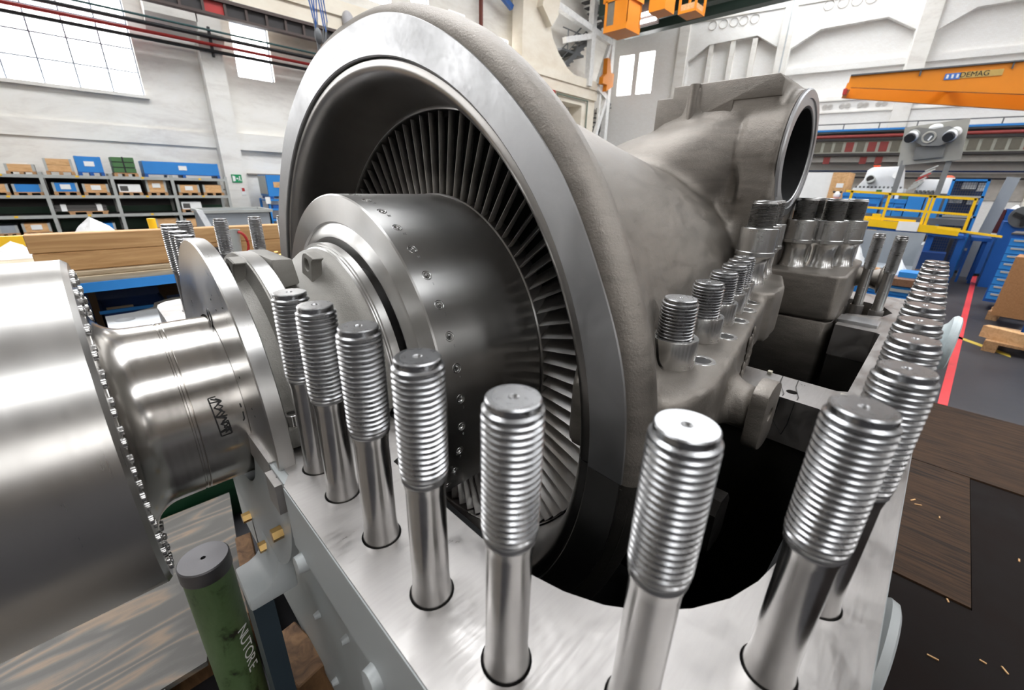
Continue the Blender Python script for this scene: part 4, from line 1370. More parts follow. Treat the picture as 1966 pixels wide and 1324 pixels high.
# long side wall with its windows left open as real openings
def wall_y(name, y0, y1, x0, x1, z0, z1, wins, mat):
    mb = MB().plate([(x0, z0), (x1, z0), (x1, z1), (x0, z1)], [[(a, c), (b_, c), (b_, d), (a, d)] for a, b_, c, d in wins], y0, y1)
    mb.bm.transform(Matrix(((1, 0, 0, 0), (0, 0, 1, 0), (0, 1, 0, 0), (0, 0, 0, 1))))
    return struct(mb.build(name, mat, None, 0))
WINS = [(-4.6, 2.13, 3.81, 8.6), (4.53, 5.56, 4.65, 6.08), (7.9, 8.6, 4.9, 6.2), (9.15, 10.0, 7.72, 9.2), (10.85, 11.65, 7.85, 9.4), (12.6, 13.45, 7.85, 8.3), (14.8, 16.0, 7.25, 7.95), (18.0, 18.75, 7.3, 9.7), (-9.8, -6.2, 3.8, 8.6), (-16, -12, 3.8, 8.6)]
wall_y('wall_left', YW, YW + 0.35, -22, 24.3, 0, 12.5, WINS, M['wall'])
def window_y(n, x0, x1, z0, z1, xs, zs, y=YW + 0.12):
    w = bpy.data.objects.new(f'window_{n}', None)
    COL.objects.link(w)
    w.location = ((x0 + x1) / 2, y, z0)
    struct(w)
    MB().box(x0, x1, y + 0.05, y + 0.06, z0, z1).build('pane', M['pane'], w, 0)
    fr = MB()
    for x in xs:
        fr.box(x - 0.018, x + 0.018, y + 0.01, y + 0.05, z0, z1)
    for z in zs:
        fr.box(x0, x1, y + 0.012, y + 0.048, z - 0.016, z + 0.016)
    for x in (x0, x1):
        fr.box(x - 0.03, x + 0.03, y, y + 0.05, z0, z1)
    for z in (z0, z1):
        fr.box(x0, x1, y, y + 0.05, z - 0.02, z + 0.02)
    fr.build('frame', M['sash'], w, 0)
for n, (x0, x1, z0, z1) in enumerate(WINS, 1):
    big = (x1 - x0) > 3
    xs = [2.13 - 0.632 * k for k in range(1, 11)] if n == 1 else ([x0 + 0.6 * k for k in range(1, int((x1 - x0) / 0.6) + 1)] if big else [])
    zs = [3.81 + 0.545 * k for k in range(1, 9)] if big else []
    if n in (7,):
        xs = [15.1, 15.4, 15.7]
    window_y(n, x0, x1, z0, z1, [x for x in xs if x0 < x < x1], [z for z in zs if z0 < z < z1])

# piers, lintels and bands of the side wall
def trim(n, mb, mat):
    return struct(mb.build(f'trim_{n}', mat, None, 0))
trim(1, MB().box(3.55, 4.10, 15.1, YW, 0, 5.3).box(3.62, 4.2, 15.1, YW, 5.3, 12.5), M['wall'])
trim(2, MB().prism([(YW, 5.4), (15.1, 5.75), (15.1, 6.2), (YW, 6.2)], 'x', 2.5, 3.65), M['wall'])
trim(3, MB().box(-22, 3.55, 15.44, YW, 2.60, 3.0).box(4.1, 14, 15.34, YW, 2.58, 3.05).box(4.1, 14, 15.42, YW, 3.06, 3.10), M['wall'])
trim(4, MB().box(4.25, 14, 15.42, YW, 1.86, 1.90), plain('dark_ledge_line', rgb(120, 112, 104), 0.7))
trim(5, MB().box(-2.2, 2.2, 15.36, YW + 0.1, 3.72, 3.80), M['wall'])
# crane ledge beam in cream concrete, carried on the lower wall beyond
mb = MB().box(4.4, 21.75, 14.3, YW, 6.62, 7.02).box(4.4, 21.75, 14.38, YW, 6.15, 6.62)
trim(6, mb, M['cream'])
lower_wall = MB().plate([(12.0, 0), (21.75, 0), (21.75, 6.15), (12.0, 6.15)], [[(18.7, 2.0), (20.6, 2.0), (20.6, 5.8), (18.7, 5.8)]], 14.5, YW - 0.01)
lower_wall.bm.transform(Matrix(((1, 0, 0, 0), (0, 0, 1, 0), (0, 1, 0, 0), (0, 0, 0, 1))))
struct(lower_wall.build('wall_recess', M['cream'], None, 0))
struct(MB().box(18.7, 20.6, 15.35, 15.45, 2.0, 5.8).build('door_1', M['steel_w'], None, 0))
mb = MB()
for (a, b_) in (((18.4, 14.4, 2.0), (18.4, 14.4, 6.05)), ((18.4, 14.4, 6.05), (20.95, 14.4, 6.05)), ((20.95, 14.4, 6.05), (20.95, 14.4, 2.0))):
    mb.tube(a, b_, 0.04, 0.04, 8)
tag(mb.build('conduit', plain('green_grey_conduit', rgb(120, 130, 116), 0.5), None), 'green grey conduit framing the doorway under the crane ledge', 'conduit')
tag(MB().box(17.6, 18.0, 14.2, 14.48, 5.6, 6.1).build('junction_box', M['red'], None, 0), 'dull red junction box beside the doorway conduit', 'box')
tag(MB().box(18.0, 18.5, 14.25, 14.48, 5.4, 5.8).build('junction_box', plain('grey_green_box', rgb(150, 158, 142), 0.5), None, 0), 'grey green junction box beside the doorway conduit', 'box')
# heavy pier above the ledge with its curved foot
pier = [(14.0 + 2.6, 12.5), (15.9 + 0.5, 9.2), (15.6, 7.02), (19.4, 7.02)]
prof = [(15.75, 12.5), (15.75, 7.02), (19.6, 7.02), (19.0, 7.25), (18.3, 7.7), (17.8, 8.2), (17.45, 8.9), (17.3, 9.8), (17.3, 12.5)]
trim(7, MB().prism(prof, 'y', 14.35, 15.0), M['cream'])
trim(8, MB().prism([(16.6, 9.1), (17.3, 8.5), (17.7, 9.0), (17.9, 10.4), (16.9, 10.4)], 'y', 14.0, 14.36), M['cream'])
tag(MB().box(14.05, 14.15, 15.15, 15.3, 7.02, 12.3).build('steel_post', plain('rust_red_steel', rgb(104, 46, 34), 0.6), None, 0), 'rust red steel post above the crane ledge', 'post')
tag(MB().bar((12.5, 14.9, 10.4), (15.6, 14.9, 8.95), 0.18, 0.2).build('blue_strut', M['blue_d'], None, 0), 'blue crane rail stub above the ledge', 'rail')

# white steel stair tower in the corner
tw = thing('stair_tower', 'white steel framed stair tower in the far corner of the hall', 'stair tower', (20, 14.0, 0))
for (a, b_, w) in (((20.75, 14.3, 6.7), (20.75, 14.3, 12.4), 0.30), ((22.6, 14.3, 0), (22.6, 14.3, 9.3), 0.28), ((17.4, 14.3, 9.55), (22.7, 14.3, 8.95), 0.26), ((18.6, 14.3, 8.3), (20.75, 14.3, 8.9), 0.24),
                   ((22.5, 14.3, 9.0), (21.6, 14.3, 6.9), 0.2), ((21.6, 14.3, 6.75), (22.6, 14.3, 6.35), 0.24), ((22.5, 14.3, 6.4), (21.55, 14.3, 4.0), 0.2), ((21.9, 14.3, 2.5), (21.9, 14.3, 6.7), 0.12)):
    MB().bar(a, b_, w, w).build('frame_bar', M['steel_w'], tw, 0)
for (xa, za, xb, zb) in ((18.9, 7.2, 22.2, 9.9), (22.2, 9.9, 19.0, 12.0), (21.6, 3.2, 23.4, 6.3)):
    mb = MB()
    n_ = 12
    for i in range(n_):
        f = i / n_
        x, z = xa + (xb - xa) * f, za + (zb - za) * f
        mb.box(x, x + 0.34, 14.6, 15.4, z, z + 0.05)
    mb.bar((xa, 14.6, za), (xb, 14.6, zb), 0.06, 0.22).bar((xa, 14.62, za + 0.9), (xb, 14.62, zb + 0.9), 0.05, 0.05).bar((xa, 14.62, za + 0.5), (xb, 14.62, zb + 0.5), 0.03, 0.03)
    mb.build('stair_flight', M['stair'], tw, 0)
MB().box(18.8, 20.6, 14.6, 15.4, 8.0, 8.1).box(18.8, 20.6, 14.58, 14.62, 8.5, 8.54).box(18.8, 20.6, 14.58, 14.62, 8.9, 8.94).box(19.2, 19.24, 14.58, 14.62, 8.1, 8.94).box(20.0, 20.04, 14.58, 14.62, 8.1, 8.94).build('landing', M['stair'], tw, 0)
tag(MB().prism([(21.9, 6.6), (22.5, 6.9), (22.5, 7.5), (22.2, 7.5), (22.0, 8.1), (21.75, 8.1), (21.8, 7.4), (21.5, 7.2), (21.5, 6.9), (21.9, 6.9)], 'y', 13.9, 14.15).build('crane_bumper', M['orange'], None, 0),
    'orange crane end stop at the end of the ledge beam', 'crane stop')

# end wall, turned a little against the side wall
WM = Matrix(((0.98058, -0.19612, 0, 26.481 * 0.98058 + 0.0), (0.19612, 0.98058, 0, 26.481 * 0.19612), (0, 0, 1, 0), (0, 0, 0, 1)))
_s0 = 27 * 0.19612          # wall coordinate of the point (27, 0)
def wall_part(mb):
    mb.bm.transform(Matrix.Translation((0, _s0 * -1.0 + _s0, 0)))
    mb.bm.transform(WM)
    return mb
def S(s):
    return s - 5.2953        # measured from (27, 0) along the wall
def end_build(name, mb, mat, smooth=0):
    mb.bm.transform(WM)
    return struct(mb.build(name, mat, None, smooth))
arches = []
PIERS = [1.76, 6.82, 11.6]
def arch(s0, s1, zb):
    w = s1 - s0
    return [(S(s0), zb), (S(s1), zb), (S(s1), 8.05), (S(s1 - 0.235 * w), 8.68), (S(s0 + 0.235 * w), 8.78), (S(s0), 8.2)]
def yz(mb):
    mb.bm.transform(Matrix(((0, 0, 1, 0), (1, 0, 0, 0), (0, 1, 0, 0), (0, 0, 0, 1))))
    return mb
front = yz(MB().plate([(S(-16), 0), (S(16.4), 0), (S(16.4), 12.5), (S(-16), 12.5)],
                      [arch(2.1, 6.52, 5.9), arch(7.10, 11.15, 5.9), arch(-2.95, 1.45, 5.9), arch(-8.0, -3.6, 5.9), [(S(12.95), 6.75), (S(13.82), 6.75), (S(13.82), 8.76), (S(12.95), 8.76)], [(S(14.1), 6.75), (S(14.95), 6.75), (S(14.95), 8.72), (S(14.1), 8.72)]], 0.0, 0.45))
end_build('wall_far', front, M['brick'])
end_build('wall_infill', yz(MB().plate([(S(-9), 5.7), (S(12.0), 5.7), (S(12.0), 9.2), (S(-9), 9.2)], [], 0.32, 0.5)), M['brick'])
end_build('trim_9', MB().box(-0.16, 0, S(1.46), S(2.06), 0, 12.5).box(-0.16, 0, S(6.58), S(7.06), 0, 12.5).box(-0.12, 0, S(11.25), S(11.75), 0, 12.5).box(-0.16, 0, S(-3.55), S(-3.0), 0, 12.5), M['wall'])
M['line'] = plain('grey_relief', rgb(206, 202, 196), 0.7)
end_build('trim_10', MB().box(0.16, 0.33, S(2.1), S(6.52), 7.0, 7.26).box(0.16, 0.33, S(-2.95), S(1.45), 7.0, 7.26), M['brick'])
end_build('trim_11', MB().box(-0.06, 0, S(-9), S(12.3), 9.72, 9.80).box(-0.06, 0, S(-9), S(12.3), 5.72, 5.78).box(-0.06, 0, S(-9), S(12.3), 5.22, 5.28), M['wall'])
end_build('trim_12', MB().box(0.05, 0.33, S(8.0), S(8.22), 5.9, 8.7).box(0.05, 0.33, S(8.98), S(9.2), 5.9, 8.74).box(0.05, 0.33, S(10.0), S(10.2), 5.9, 8.7), M['wall'])
mb = MB()
for s in (10.18, 9.68, 9.2, 8.77, 8.29, 5.39, 4.88, 4.40, 3.9):
    mb.lathe([(-0.03, 0.17), (-0.05, 0.19), (-0.03, 0.21)], 'X', (0, S(s), 9.48 if s > 6 else 9.55), 24, closed=True)
end_build('trim_13', mb, M['line'], 40)
mb = MB()
for k in range(22):
    s = 6.35 - 0.33 * k - (0.12 if k % 2 else 0)
    for j in range(8):
        a = PI * j / 8
        mb.obox(Matrix.Translation((-0.01, S(s), 5.5)) @ Matrix.Rotation(a, 4, 'X'), 0.03, 0.22, 0.022)
end_build('trim_14', mb, M['line'])
end_build('trim_15', MB().tube((-0.12, S(6.5) + 0.28, 0), (-0.12, S(6.5) + 0.28, 12.5), 0.05, 0.05, 10), plain('grey_downpipe', rgb(178, 182, 184), 0.5), 40)
for n, (a, b_) in enumerate(((12.95, 13.82), (14.1, 14.95)), 20):
    end_build(f'window_{n}', MB().box(0.28, 0.30, S(a), S(b_), 6.75, 8.76), M['pane'])

# gallery along the end wall: rail, panels, pipes
gal = thing('gallery', 'service gallery with handrail and dark square panels along the far brick wall', 'gallery', (26.5, 2, 4))
def gpart(name, mb, mat):
    mb.bm.transform(WM)
    return mb.build(name, mat, gal, 0)
gpart('handrail', MB().box(-0.95, -0.91, S(-9), S(5.2), 4.62, 4.66), M['stair'])
for k in range(10):
    s = 4.9 - 1.25 * k
    gpart('rail_post', MB().box(-0.95, -0.92, S(s), S(s) + 0.04, 4.36, 4.62), M['stair'])
gpart('blue_edge', MB().box(-1.0, -0.9, S(-9), S(5.2), 4.34, 4.42), M['blue'])
gpart('deck', MB().box(-0.95, 0, S(-9), S(5.2), 4.28, 4.34), M['stair'])
gpart('red_pipe', MB().tube((-0.9, S(-9), 4.13), (-0.9, S(5.2), 4.13), 0.07, 0.07, 10), plain('dull_red_pipe', rgb(150, 62, 58), 0.5))
gpart('dark_rail', MB().box(-0.95, -0.8, S(-9), S(5.2), 3.95, 4.05), M['panel_d'])
gpart('fascia', MB().box(-0.86, -0.8, S(-9), S(5.2), 3.42, 3.95), plain('grey_green_fascia', rgb(160, 160, 148), 0.6))
gpart('dark_rail', MB().box(-0.95, -0.8, S(-9), S(5.2), 3.34, 3.44), M['panel_d'])
M['red_dull'] = plain('dull_red_panel', rgb(132, 52, 48), 0.55)
M['panel_b'] = plain('olive_panel', rgb(100, 96, 84), 0.5)
for k in range(26):
    s = 5.0 - 0.40 * k
    m = M['red_dull'] if k in (4, 6, 7, 18) else M['panel_b']
    gpart('panel', MB().box(-0.88, -0.86, S(s) - 0.29, S(s), 3.50, 3.90), m)
gpart('lower_beam', MB().box(-0.8, -0.6, S(-9), S(5.2), 3.08, 3.32), plain('weathered_grey_beam', rgb(150, 146, 140), 0.6))
for s in (4.1, 2.75, 2.2):
    gpart('sign_panel', MB().box(-0.84, -0.8, S(s) - 0.25, S(s), 3.0, 3.3), M['red_dull'])
gpart('pipe', MB().tube((-0.3, S(-9), 2.72), (-0.3, S(5.2), 2.72), 0.03, 0.03, 8), M['blue_case'])
gpart('pipe', MB().tube((-0.3, S(-9), 2.45), (-0.3, S(5.2), 2.45), 0.04, 0.04, 8), M['panel_d'])
end_build('trim_16', MB().box(-0.05, 0, S(-9), S(8), 1.6, 2.65), plain('stone_grey_dado', rgb(176, 170, 162), 0.8))

# roof with unseen skylights sized for the light, and the walls behind the camera
zr = 12.5
mb = MB()
strips = [(-9.0, -6.0), (2.5, 8.0)]
ys = [-14.0] + [v for s_ in strips for v in s_] + [15.9]
for i in range(0, len(ys), 2):
    mb.box(-22.2, 29, ys[i], ys[i + 1], zr, zr + 0.2)
for a_, b__ in strips:
    mb.box(-22.2, -6, a_, b__, zr, zr + 0.2)
struct(mb.build('ceiling', M['roof'], None, 0))
for n, (a, b_) in enumerate(strips, 30):
    w = bpy.data.objects.new(f'window_{n}', None)
    COL.objects.link(w)
    w.location = (3, (a + b_) / 2, zr)
    struct(w)
    mb = MB().box(-6, 29, a, b_, zr + 0.30, zr + 0.32)
    mb.build('pane', M['unseen_sky_pane'], w, 0)
    mb = MB()
    for k in range(-1, 22):
        mb.box(-4.5 + 1.5 * k - 0.04, -4.5 + 1.5 * k + 0.04, a, b_, zr + 0.1, zr + 0.25)
    mb.build('glazing_bar', M['sash'], w, 0)
mb = MB()
for k in range(9):
    mb.box(-20 + 5.8 * k, -19.7 + 5.8 * k, -14, 15.5, zr - 0.6, zr - 0.05)
struct(mb.build('trim_40', M['stair'], None, 0))
NW = [(-20 + 6 * k, -18.2 + 6 * k, 4.5, 8.5) for k in range(8)]
wall_y('wall_near', -14.35, -14.0, -22, 29, 0, 12.5, NW, M['wall'])
for n, (x0, x1, z0, z1) in enumerate(NW, 50):
    w = bpy.data.objects.new(f'window_{n}', None)
    COL.objects.link(w)
    w.location = ((x0 + x1) / 2, -14.2, z0)
    struct(w)
    MB().box(x0, x1, -14.24, -14.22, z0, z1).build('pane', M['pane'], w, 0)
struct(MB().box(-22.3, -22, -14.3, 15.8, 0, 12.5).build('wall_back', M['wall'], None, 0))
_nw = bpy.data.objects['wall_near']
_nw.data.materials.clear()
_nw.data.materials.append(plain('dim_beige_wall', rgb(112, 104, 96), 0.8, 0, 0.08, 0.6))

# crane runway girder along the side wall
g = thing('runway_girder', 'brown lattice runway girder high along the windowed side wall', 'girder', (6, 14.0, 5.9))
MB().box(-3, 12, 13.9, 14.1, 6.02, 6.10).build('top_chord', M['girder'], g, 0)
MB().box(-3, 12, 13.9, 14.1, 5.68, 5.74).build('bottom_chord', M['girder'], g, 0)
for k in range(30):
    x = -2.9 + 0.5 * k
    MB().box(x, x + 0.44, 14.0, 14.03, 5.74, 6.02).build('web_panel', M['red'] if k in (13,) else M['panel_d'], g, 0)
    MB().box(x + 0.44, x + 0.5, 13.94, 14.08, 5.74, 6.02).build('web_stiffener', M['girder'], g, 0)
# service pipes
for (z, r, m, l) in ((5.59, 0.028, plain('teal_pipe', rgb(40, 74, 74), 0.5), 'thin dark teal pipe, topmost of four along the side wall'), (5.44, 0.05, M['black'], 'thick black pipe just above the red one on the side wall'),
                     (5.25, 0.042, M['red'], 'red pipe running across the windows of the side wall'), (5.09, 0.045, M['black'], 'black pipe, lowest of four along the side wall')):
    tag(MB().tube((-6, 15.0, z), (13, 15.0, z), r, r, 10).build('service_pipe', m, None), l, 'pipe', 'service pipes on the side wall')
br_ = thing('pipe_bracket', 'black pipe hanger strap on the white pier', 'bracket', (3.86, 15.05, 5.0))
MB().box(3.83, 3.89, 15.03, 15.1, 4.96, 5.68).build('strap', M['black'], br_, 0)

# signs on the pier
sg = thing('exit_sign', 'green emergency exit sign on the white pier', 'sign', (3.84, 15.09, 1.62))
MB().box(3.705, 3.975, 15.075, 15.098, 1.62, 1.852).build('board', plain('safety_green', rgb(0, 138, 84), 0.4), sg, 0)
mb = MB()
mb.prism([(3.728, 1.645), (3.80, 1.665), (3.80, 1.80), (3.728, 1.82)], 'y', 15.071, 15.0755)
mb.prism([(3.815, 1.735), (3.86, 1.765), (3.86, 1.748), (3.885, 1.748), (3.885, 1.722), (3.86, 1.722), (3.86, 1.705)], 'y', 15.071, 15.0755)
mb.tube((3.92, 15.0755, 1.795), (3.92, 15.071, 1.795), 0.017, 0.017, 12)
mb.prism([(3.905, 1.775), (3.935, 1.775), (3.93, 1.725), (3.955, 1.66), (3.94, 1.655), (3.915, 1.71), (3.885, 1.665), (3.872, 1.672), (3.903, 1.73)], 'y', 15.071, 15.0755)
mb.build('pictogram', M['white'], sg, 0)
sg = thing('notice', 'small white and red fire notice low on the white pier', 'sign', (3.95, 15.09, 1.2))
MB().box(3.90, 4.02, 15.08, 15.098, 1.25, 1.47).build('board', M['white'], sg, 0)
MB().box(3.92, 4.0, 15.077, 15.0805, 1.36, 1.46).build('red_field', M['red'], sg, 0)
# bulkhead lamp on the wall above the girder
lp = thing('wall_lamp', 'grey bulkhead lamp on the cream wall above the girder', 'lamp', (7.65, 14.9, 6.9))
MB().sphere((7.65, 14.3, 6.55), 0.19, 0.16, 0.26).build('housing', plain('lamp_grey', rgb(176, 174, 176), 0.5), lp)
MB().tube((7.65, 14.3, 6.6), (7.65, 15.5, 6.75), 0.05, 0.05, 10).build('arm', M['stair'], lp)
# sling chains hanging from the crane
hk = thing('sling_chains', 'bundle of blue slings and steel chains hanging before the side wall', 'chain sling', (3.9, 8.0, 8.0))
rn = random.Random(2)
for i in range(7):
    x = 3.80 + 0.045 * i
    xe = x + rn.uniform(-0.03, 0.05)
    zb = 4.45 - 0.08 * (i % 3)
    ztop = 12.3
    MB().path([(3.92 + (x - 3.92) * 1.2, 8.0 + 0.02 * i, ztop), (x, 8.0, 4.75), (xe, 8.0, zb)], 0.012, 6).build('blue_sling', M['blue_d'], hk)
    MB().path([(xe, 8.0, zb + 0.02), (3.9 + (xe - 3.9) * 0.6, 8.0, 4.05), (3.9 + (xe - 3.9) * 0.4, 8.0, 3.5 + 0.05 * (i % 2))], 0.010, 6).build('chain', M['stair'], hk)
MB().sphere((3.9, 8.0, 4.2), 0.07, 0.05, 0.13, 12, 8).build('hook', M['stair'], hk)

# ------------------------------------------------------------------ pallet racking along the side wall
rk = thing('pallet_rack', 'long galvanised rack of crates against the side wall', 'rack', (1, 14.6, 0))
LV = [1.70, 1.245, 0.795, 0.345]
UX = [-2.82, -1.60, -0.375, 0.85, 2.07, 3.33]
for x in UX:
    for y in (14.2, 15.1):
        MB().box(x - 0.035, x + 0.035, y - 0.03, y + 0.03, 0, 1.78).build('upright', M['zinc'], rk, 0)
    MB().box(x - 0.012, x + 0.012, 14.23, 15.07, 0.5, 0.53).box(x - 0.012, x + 0.012, 14.23, 15.07, 1.4, 1.43).build('side_brace', M['zinc'], rk, 0)
M['tagy'] = plain('yellow_load_tag', rgb(240, 190, 30), 0.5)
for z in LV:
    for a, b_ in zip(UX, UX[1:]):
        MB().box(a + 0.035, b_ - 0.035, 14.16, 14.21, z - 0.05, z + 0.02).build('shelf_beam', M['zinc'], rk, 0)
        MB().box((a + b_) / 2 - 0.03, (a + b_) / 2 + 0.03, 14.153, 14.16, z - 0.025, z + 0.015).build('load_tag', M['tagy'], rk, 0)
    MB().box(UX[0], UX[-1], 14.21, 15.1, z - 0.01, z + 0.015).build('shelf_deck', M['dgrey'], rk, 0)
for a, b_ in zip(UX, UX[1:]):
    MB().box(a + 0.04, b_ - 0.04, 15.11, 15.13, 0.66, 1.66).build('back_panel', M['dgrey'], rk, 0)  # dark sheet stands in for the shadow behind the shelves
    MB().box(a + 0.04, b_ - 0.04, 15.11, 15.13, 0.05, 0.655).box(a + 0.04, b_ - 0.04, 15.09, 15.11, 0.80, 0.97).build('green_back_panel', M['dgreen'], rk, 0)

def crate(x0, x1, z, z1, kind, label, group='crates on the rack', y0=14.24, d=0.75):
    r = thing('crate', label, 'crate', ((x0 + x1) / 2, y0 + d / 2, z), group)
    ph = min(0.085, (z1 - z) * 0.3)
    pm = M['blue_d'] if kind.startswith('steel') else M['pallet']
    mb = MB()
    w = x1 - x0
    for k in range(3):
        cx = x0 + 0.03 + (w - 0.06) * k / 2
        mb.box(cx - 0.035, cx + 0.035, y0, y0 + d, z, z + ph - 0.02)
    mb.box(x0, x1, y0, y0 + d, z + ph - 0.02, z + ph)
    mb.build('pallet', pm, r, 0)
    bm_ = {'wood': M['crate'], 'wood2': M['crate'], 'steel': M['blue'], 'blue': M['blue'], 'white': M['white'], 'green': M['green_c'], 'brown': M['block'], 'dark': M['blue_case'], 'grey': M['grey_pl']}[kind.split('_')[0]]
    if kind.startswith('wood2'):
        bm_ = M['crate']
    mb = MB()
    zb = z + ph
    if kind == 'green':
        h = (z1 - zb) / 3
        for k in range(3):
            mb.box(x0 + 0.015, x1 - 0.015, y0 + 0.01, y0 + d - 0.01, zb + k * h + 0.012, zb + (k + 1) * h - 0.012)
        mb.build('box', bm_, r, 0)
        MB().box(x0 + 0.02, x1 - 0.02, y0 + 0.02, y0 + d - 0.02, zb, z1 - 0.02).build('dark_slats', M['black'], r, 0)
        MB().box((x0 + x1) / 2 - 0.015, (x0 + x1) / 2 + 0.015, y0, y0 + 0.01, zb, z1).build('strap', M['black'], r, 0)
    elif kind == 'wood2':
        hm = (zb + z1) / 2
        mb.box(x0 + 0.012, x1 - 0.012, y0 + 0.01, y0 + d - 0.01, zb, hm - 0.003).box(x0 + 0.012, x1 - 0.012, y0 + 0.01, y0 + d - 0.01, hm + 0.003, z1)
        mb.build('box', M['crate'], r, 0)
    else:
        mb.box(x0 + 0.012, x1 - 0.012, y0 + 0.01, y0 + d - 0.01, zb, z1)
        mb.build('box', bm_, r, 0)
    if not kind.startswith(('green', 'white')):
        for x in (x0, x1 - 0.045):
            MB().box(x, x + 0.045, y0 + 0.004, y0 + d, zb, z1 + 0.004).build('corner_plate', M['zinc'] if not kind.startswith('steel') else M['blue'], r, 0)
    if '_l' in kind:
        cx = (x0 + x1) / 2
        lw = min(0.09, w * 0.2)
        lh = min(0.055, (z1 - zb) * 0.38)
        cz = (zb + z1) / 2 + 0.01
        MB().box(cx - lw, cx + lw, y0 - 0.002, y0 + 0.009, cz - lh, cz + lh).build('label_sheet', M['white'], r, 0)
    if kind == 'white':
        MB().box(x0 + 0.04, x0 + w * 0.42, y0 + 0.004, y0 + 0.009, zb + 0.03, z1 - 0.04).build('printed_panel', M['dgrey'], r, 0)
    return r
T = [(-0.885, -0.425, 1.72, 1.93, 'wood', 'low wooden crate with papers on top, first on the top shelf'),
     (-0.255, 0.225, 1.72, 2.075, 'wood2', 'two plank wooden crate on the top shelf beside the blue steel box'),
     (0.29, 0.755, 1.72, 2.155, 'steel_l', 'square blue steel box with a white sheet on the top shelf'),
     (0.935, 1.40, 1.72, 2.185, 'green', 'slatted green crate on the top shelf'),
     (1.54, 3.22, 1.72, 2.11, 'steel_l', 'very long blue box with a white label on the top shelf'),
     (-1.5, -0.94, 1.262, 1.50, 'wood', 'wooden crate cut by the picture edge on the second shelf'),
     (-0.885, -0.41, 1.262, 1.50, 'blue', 'low plain blue topped crate on the second shelf'),
     (-0.24, 0.20, 1.262, 1.545, 'blue_l', 'blue crate with a white sheet on the second shelf'),
     (0.275, 0.75, 1.262, 1.525, 'wood_l', 'wooden crate with a white sheet on the second shelf, next to the blue one'),
     (0.925, 1.39, 1.262, 1.53, 'white', 'white printed box on the second shelf below the green crate'),
     (1.50, 1.92, 1.262, 1.655, 'wood_l', 'taller two tone wooden crate with a sheet on the second shelf'),
     (2.17, 2.66, 1.262, 1.54, 'wood_l', 'wooden crate with a torn label on the second shelf, last but one'),
     (2.745, 3.235, 1.262, 1.545, 'wood', 'plain wooden crate, last on the second shelf before the pier'),
     (2.15, 2.63, 0.812, 1.09, 'white', 'white printed box alone on the third shelf near the grey tub'),
     (-1.35, -1.03, 0.362, 0.60, 'grey', 'grey wrapped crate on the bottom shelf at the picture edge'),
     (-0.965, -0.50, 0.362, 0.63, 'wood_l', 'pale wooden crate with a sheet on the bottom shelf behind the plastic'),
     (0.10, 0.66, 0.362, 0.585, 'blue', 'flat blue topped crate on the bottom shelf behind the plastic peak'),
     (1.49, 2.0, 0.362, 0.66, 'wood', 'wooden crate on the bottom shelf behind the stud bunch'),
     (2.14, 2.56, 0.362, 0.64, 'wood', 'wooden crate on the bottom shelf beside the grey tub')]
for c in T:
    crate(*c)
# papers on the first crate and a bundle of bars on the third shelf
tag(MB().box(-0.78, -0.52, 14.4, 14.7, 1.936, 1.955).build('paper_pile', M['white'], None, 0), 'loose papers on the low wooden crate', 'paper')
bu = thing('bar_bundle', 'bundle of grey bars wrapped at both ends on a pallet, third shelf', 'bundle', (0.14, 14.6, 0.812))
mb = MB()
for k in range(3):
    cx = -0.05 + 0.30 * k
    mb.box(cx - 0.05, cx + 0.05, 14.25, 15.0, 0.812, 0.87)
mb.box(-0.12, 0.62, 14.25, 15.0, 0.87, 0.888)
mb.build('pallet', M['pallet'], bu, 0)
for k in range(4):
    for j in range(2):
        MB().box(-0.34, 0.60, 14.30 + 0.16 * k, 14.42 + 0.16 * k, 0.890 + 0.075 * j, 0.958 + 0.075 * j).build('bar', M['dgrey'], bu, 0)
for x in (-0.22, 0.42):
    MB().box(x, x + 0.10, 14.285, 14.95, 0.889, 1.05).build('wrapping', M['white'], bu, 0)

# grey container and blue stack beside the pier
tb = thing('plastic_container', 'big grey plastic container with a worn rim behind the bench', 'container', (2.3, 9.3, 0))
mb = MB()
op = [(1.70, 9.0), (2.88, 9.0), (2.88, 9.8), (1.70, 9.8)]
mb.box(1.72, 2.86, 9.02, 9.78, 0.12, 0.16).box(1.70, 2.88, 9.0, 9.03, 0.12, 1.13).box(1.70, 2.88, 9.77, 9.8, 0.12, 1.13).box(1.70, 1.73, 9.0, 9.8, 0.12, 1.13).box(2.85, 2.88, 9.0, 9.8, 0.12, 1.13)
mb.build('tub', M['grey_pl'], tb, 0)
MB().box(1.66, 2.92, 8.96, 9.02, 1.11, 1.165).box(1.66, 2.92, 9.78, 9.84, 1.11, 1.165).box(1.66, 1.72, 9.02, 9.78, 1.11, 1.165).box(2.86, 2.92, 9.02, 9.78, 1.11, 1.165).build('rim', M['zinc'], tb, 0)
for x in (1.78, 2.78):
    MB().box(x - 0.06, x + 0.06, 9.02, 9.78, 0, 0.12).build('skid', M['grey_pl'], tb, 0)
tag(MB().prism([(1.60, 1.18), (1.70, 1.17), (1.80, 0.86), (1.70, 0.85)], 'y', 8.93, 8.955).build('wrapping_film', M['plastic'], None, 0), 'milky film hanging over the corner of the grey container', 'plastic film')
bx = thing('steel_container', 'blue steel container with an orange label, on blue stillage by the pier', 'container', (4.75, 14.6, 1.1))
MB().box(4.42, 5.35, 14.2, 15.0, 1.24, 1.86).build('box', M['blue'], bx, 0)
MB().box(4.60, 4.85, 14.19, 14.2, 1.50, 1.66).build('label_sheet', M['crate'], bx, 0)
MB().box(4.45, 4.55, 14.2, 15.0, 1.16, 1.24).box(4.8, 4.9, 14.2, 15.0, 1.16, 1.24).box(5.2, 5.3, 14.2, 15.0, 1.16, 1.24).build('foot', M['blue_d'], bx, 0)
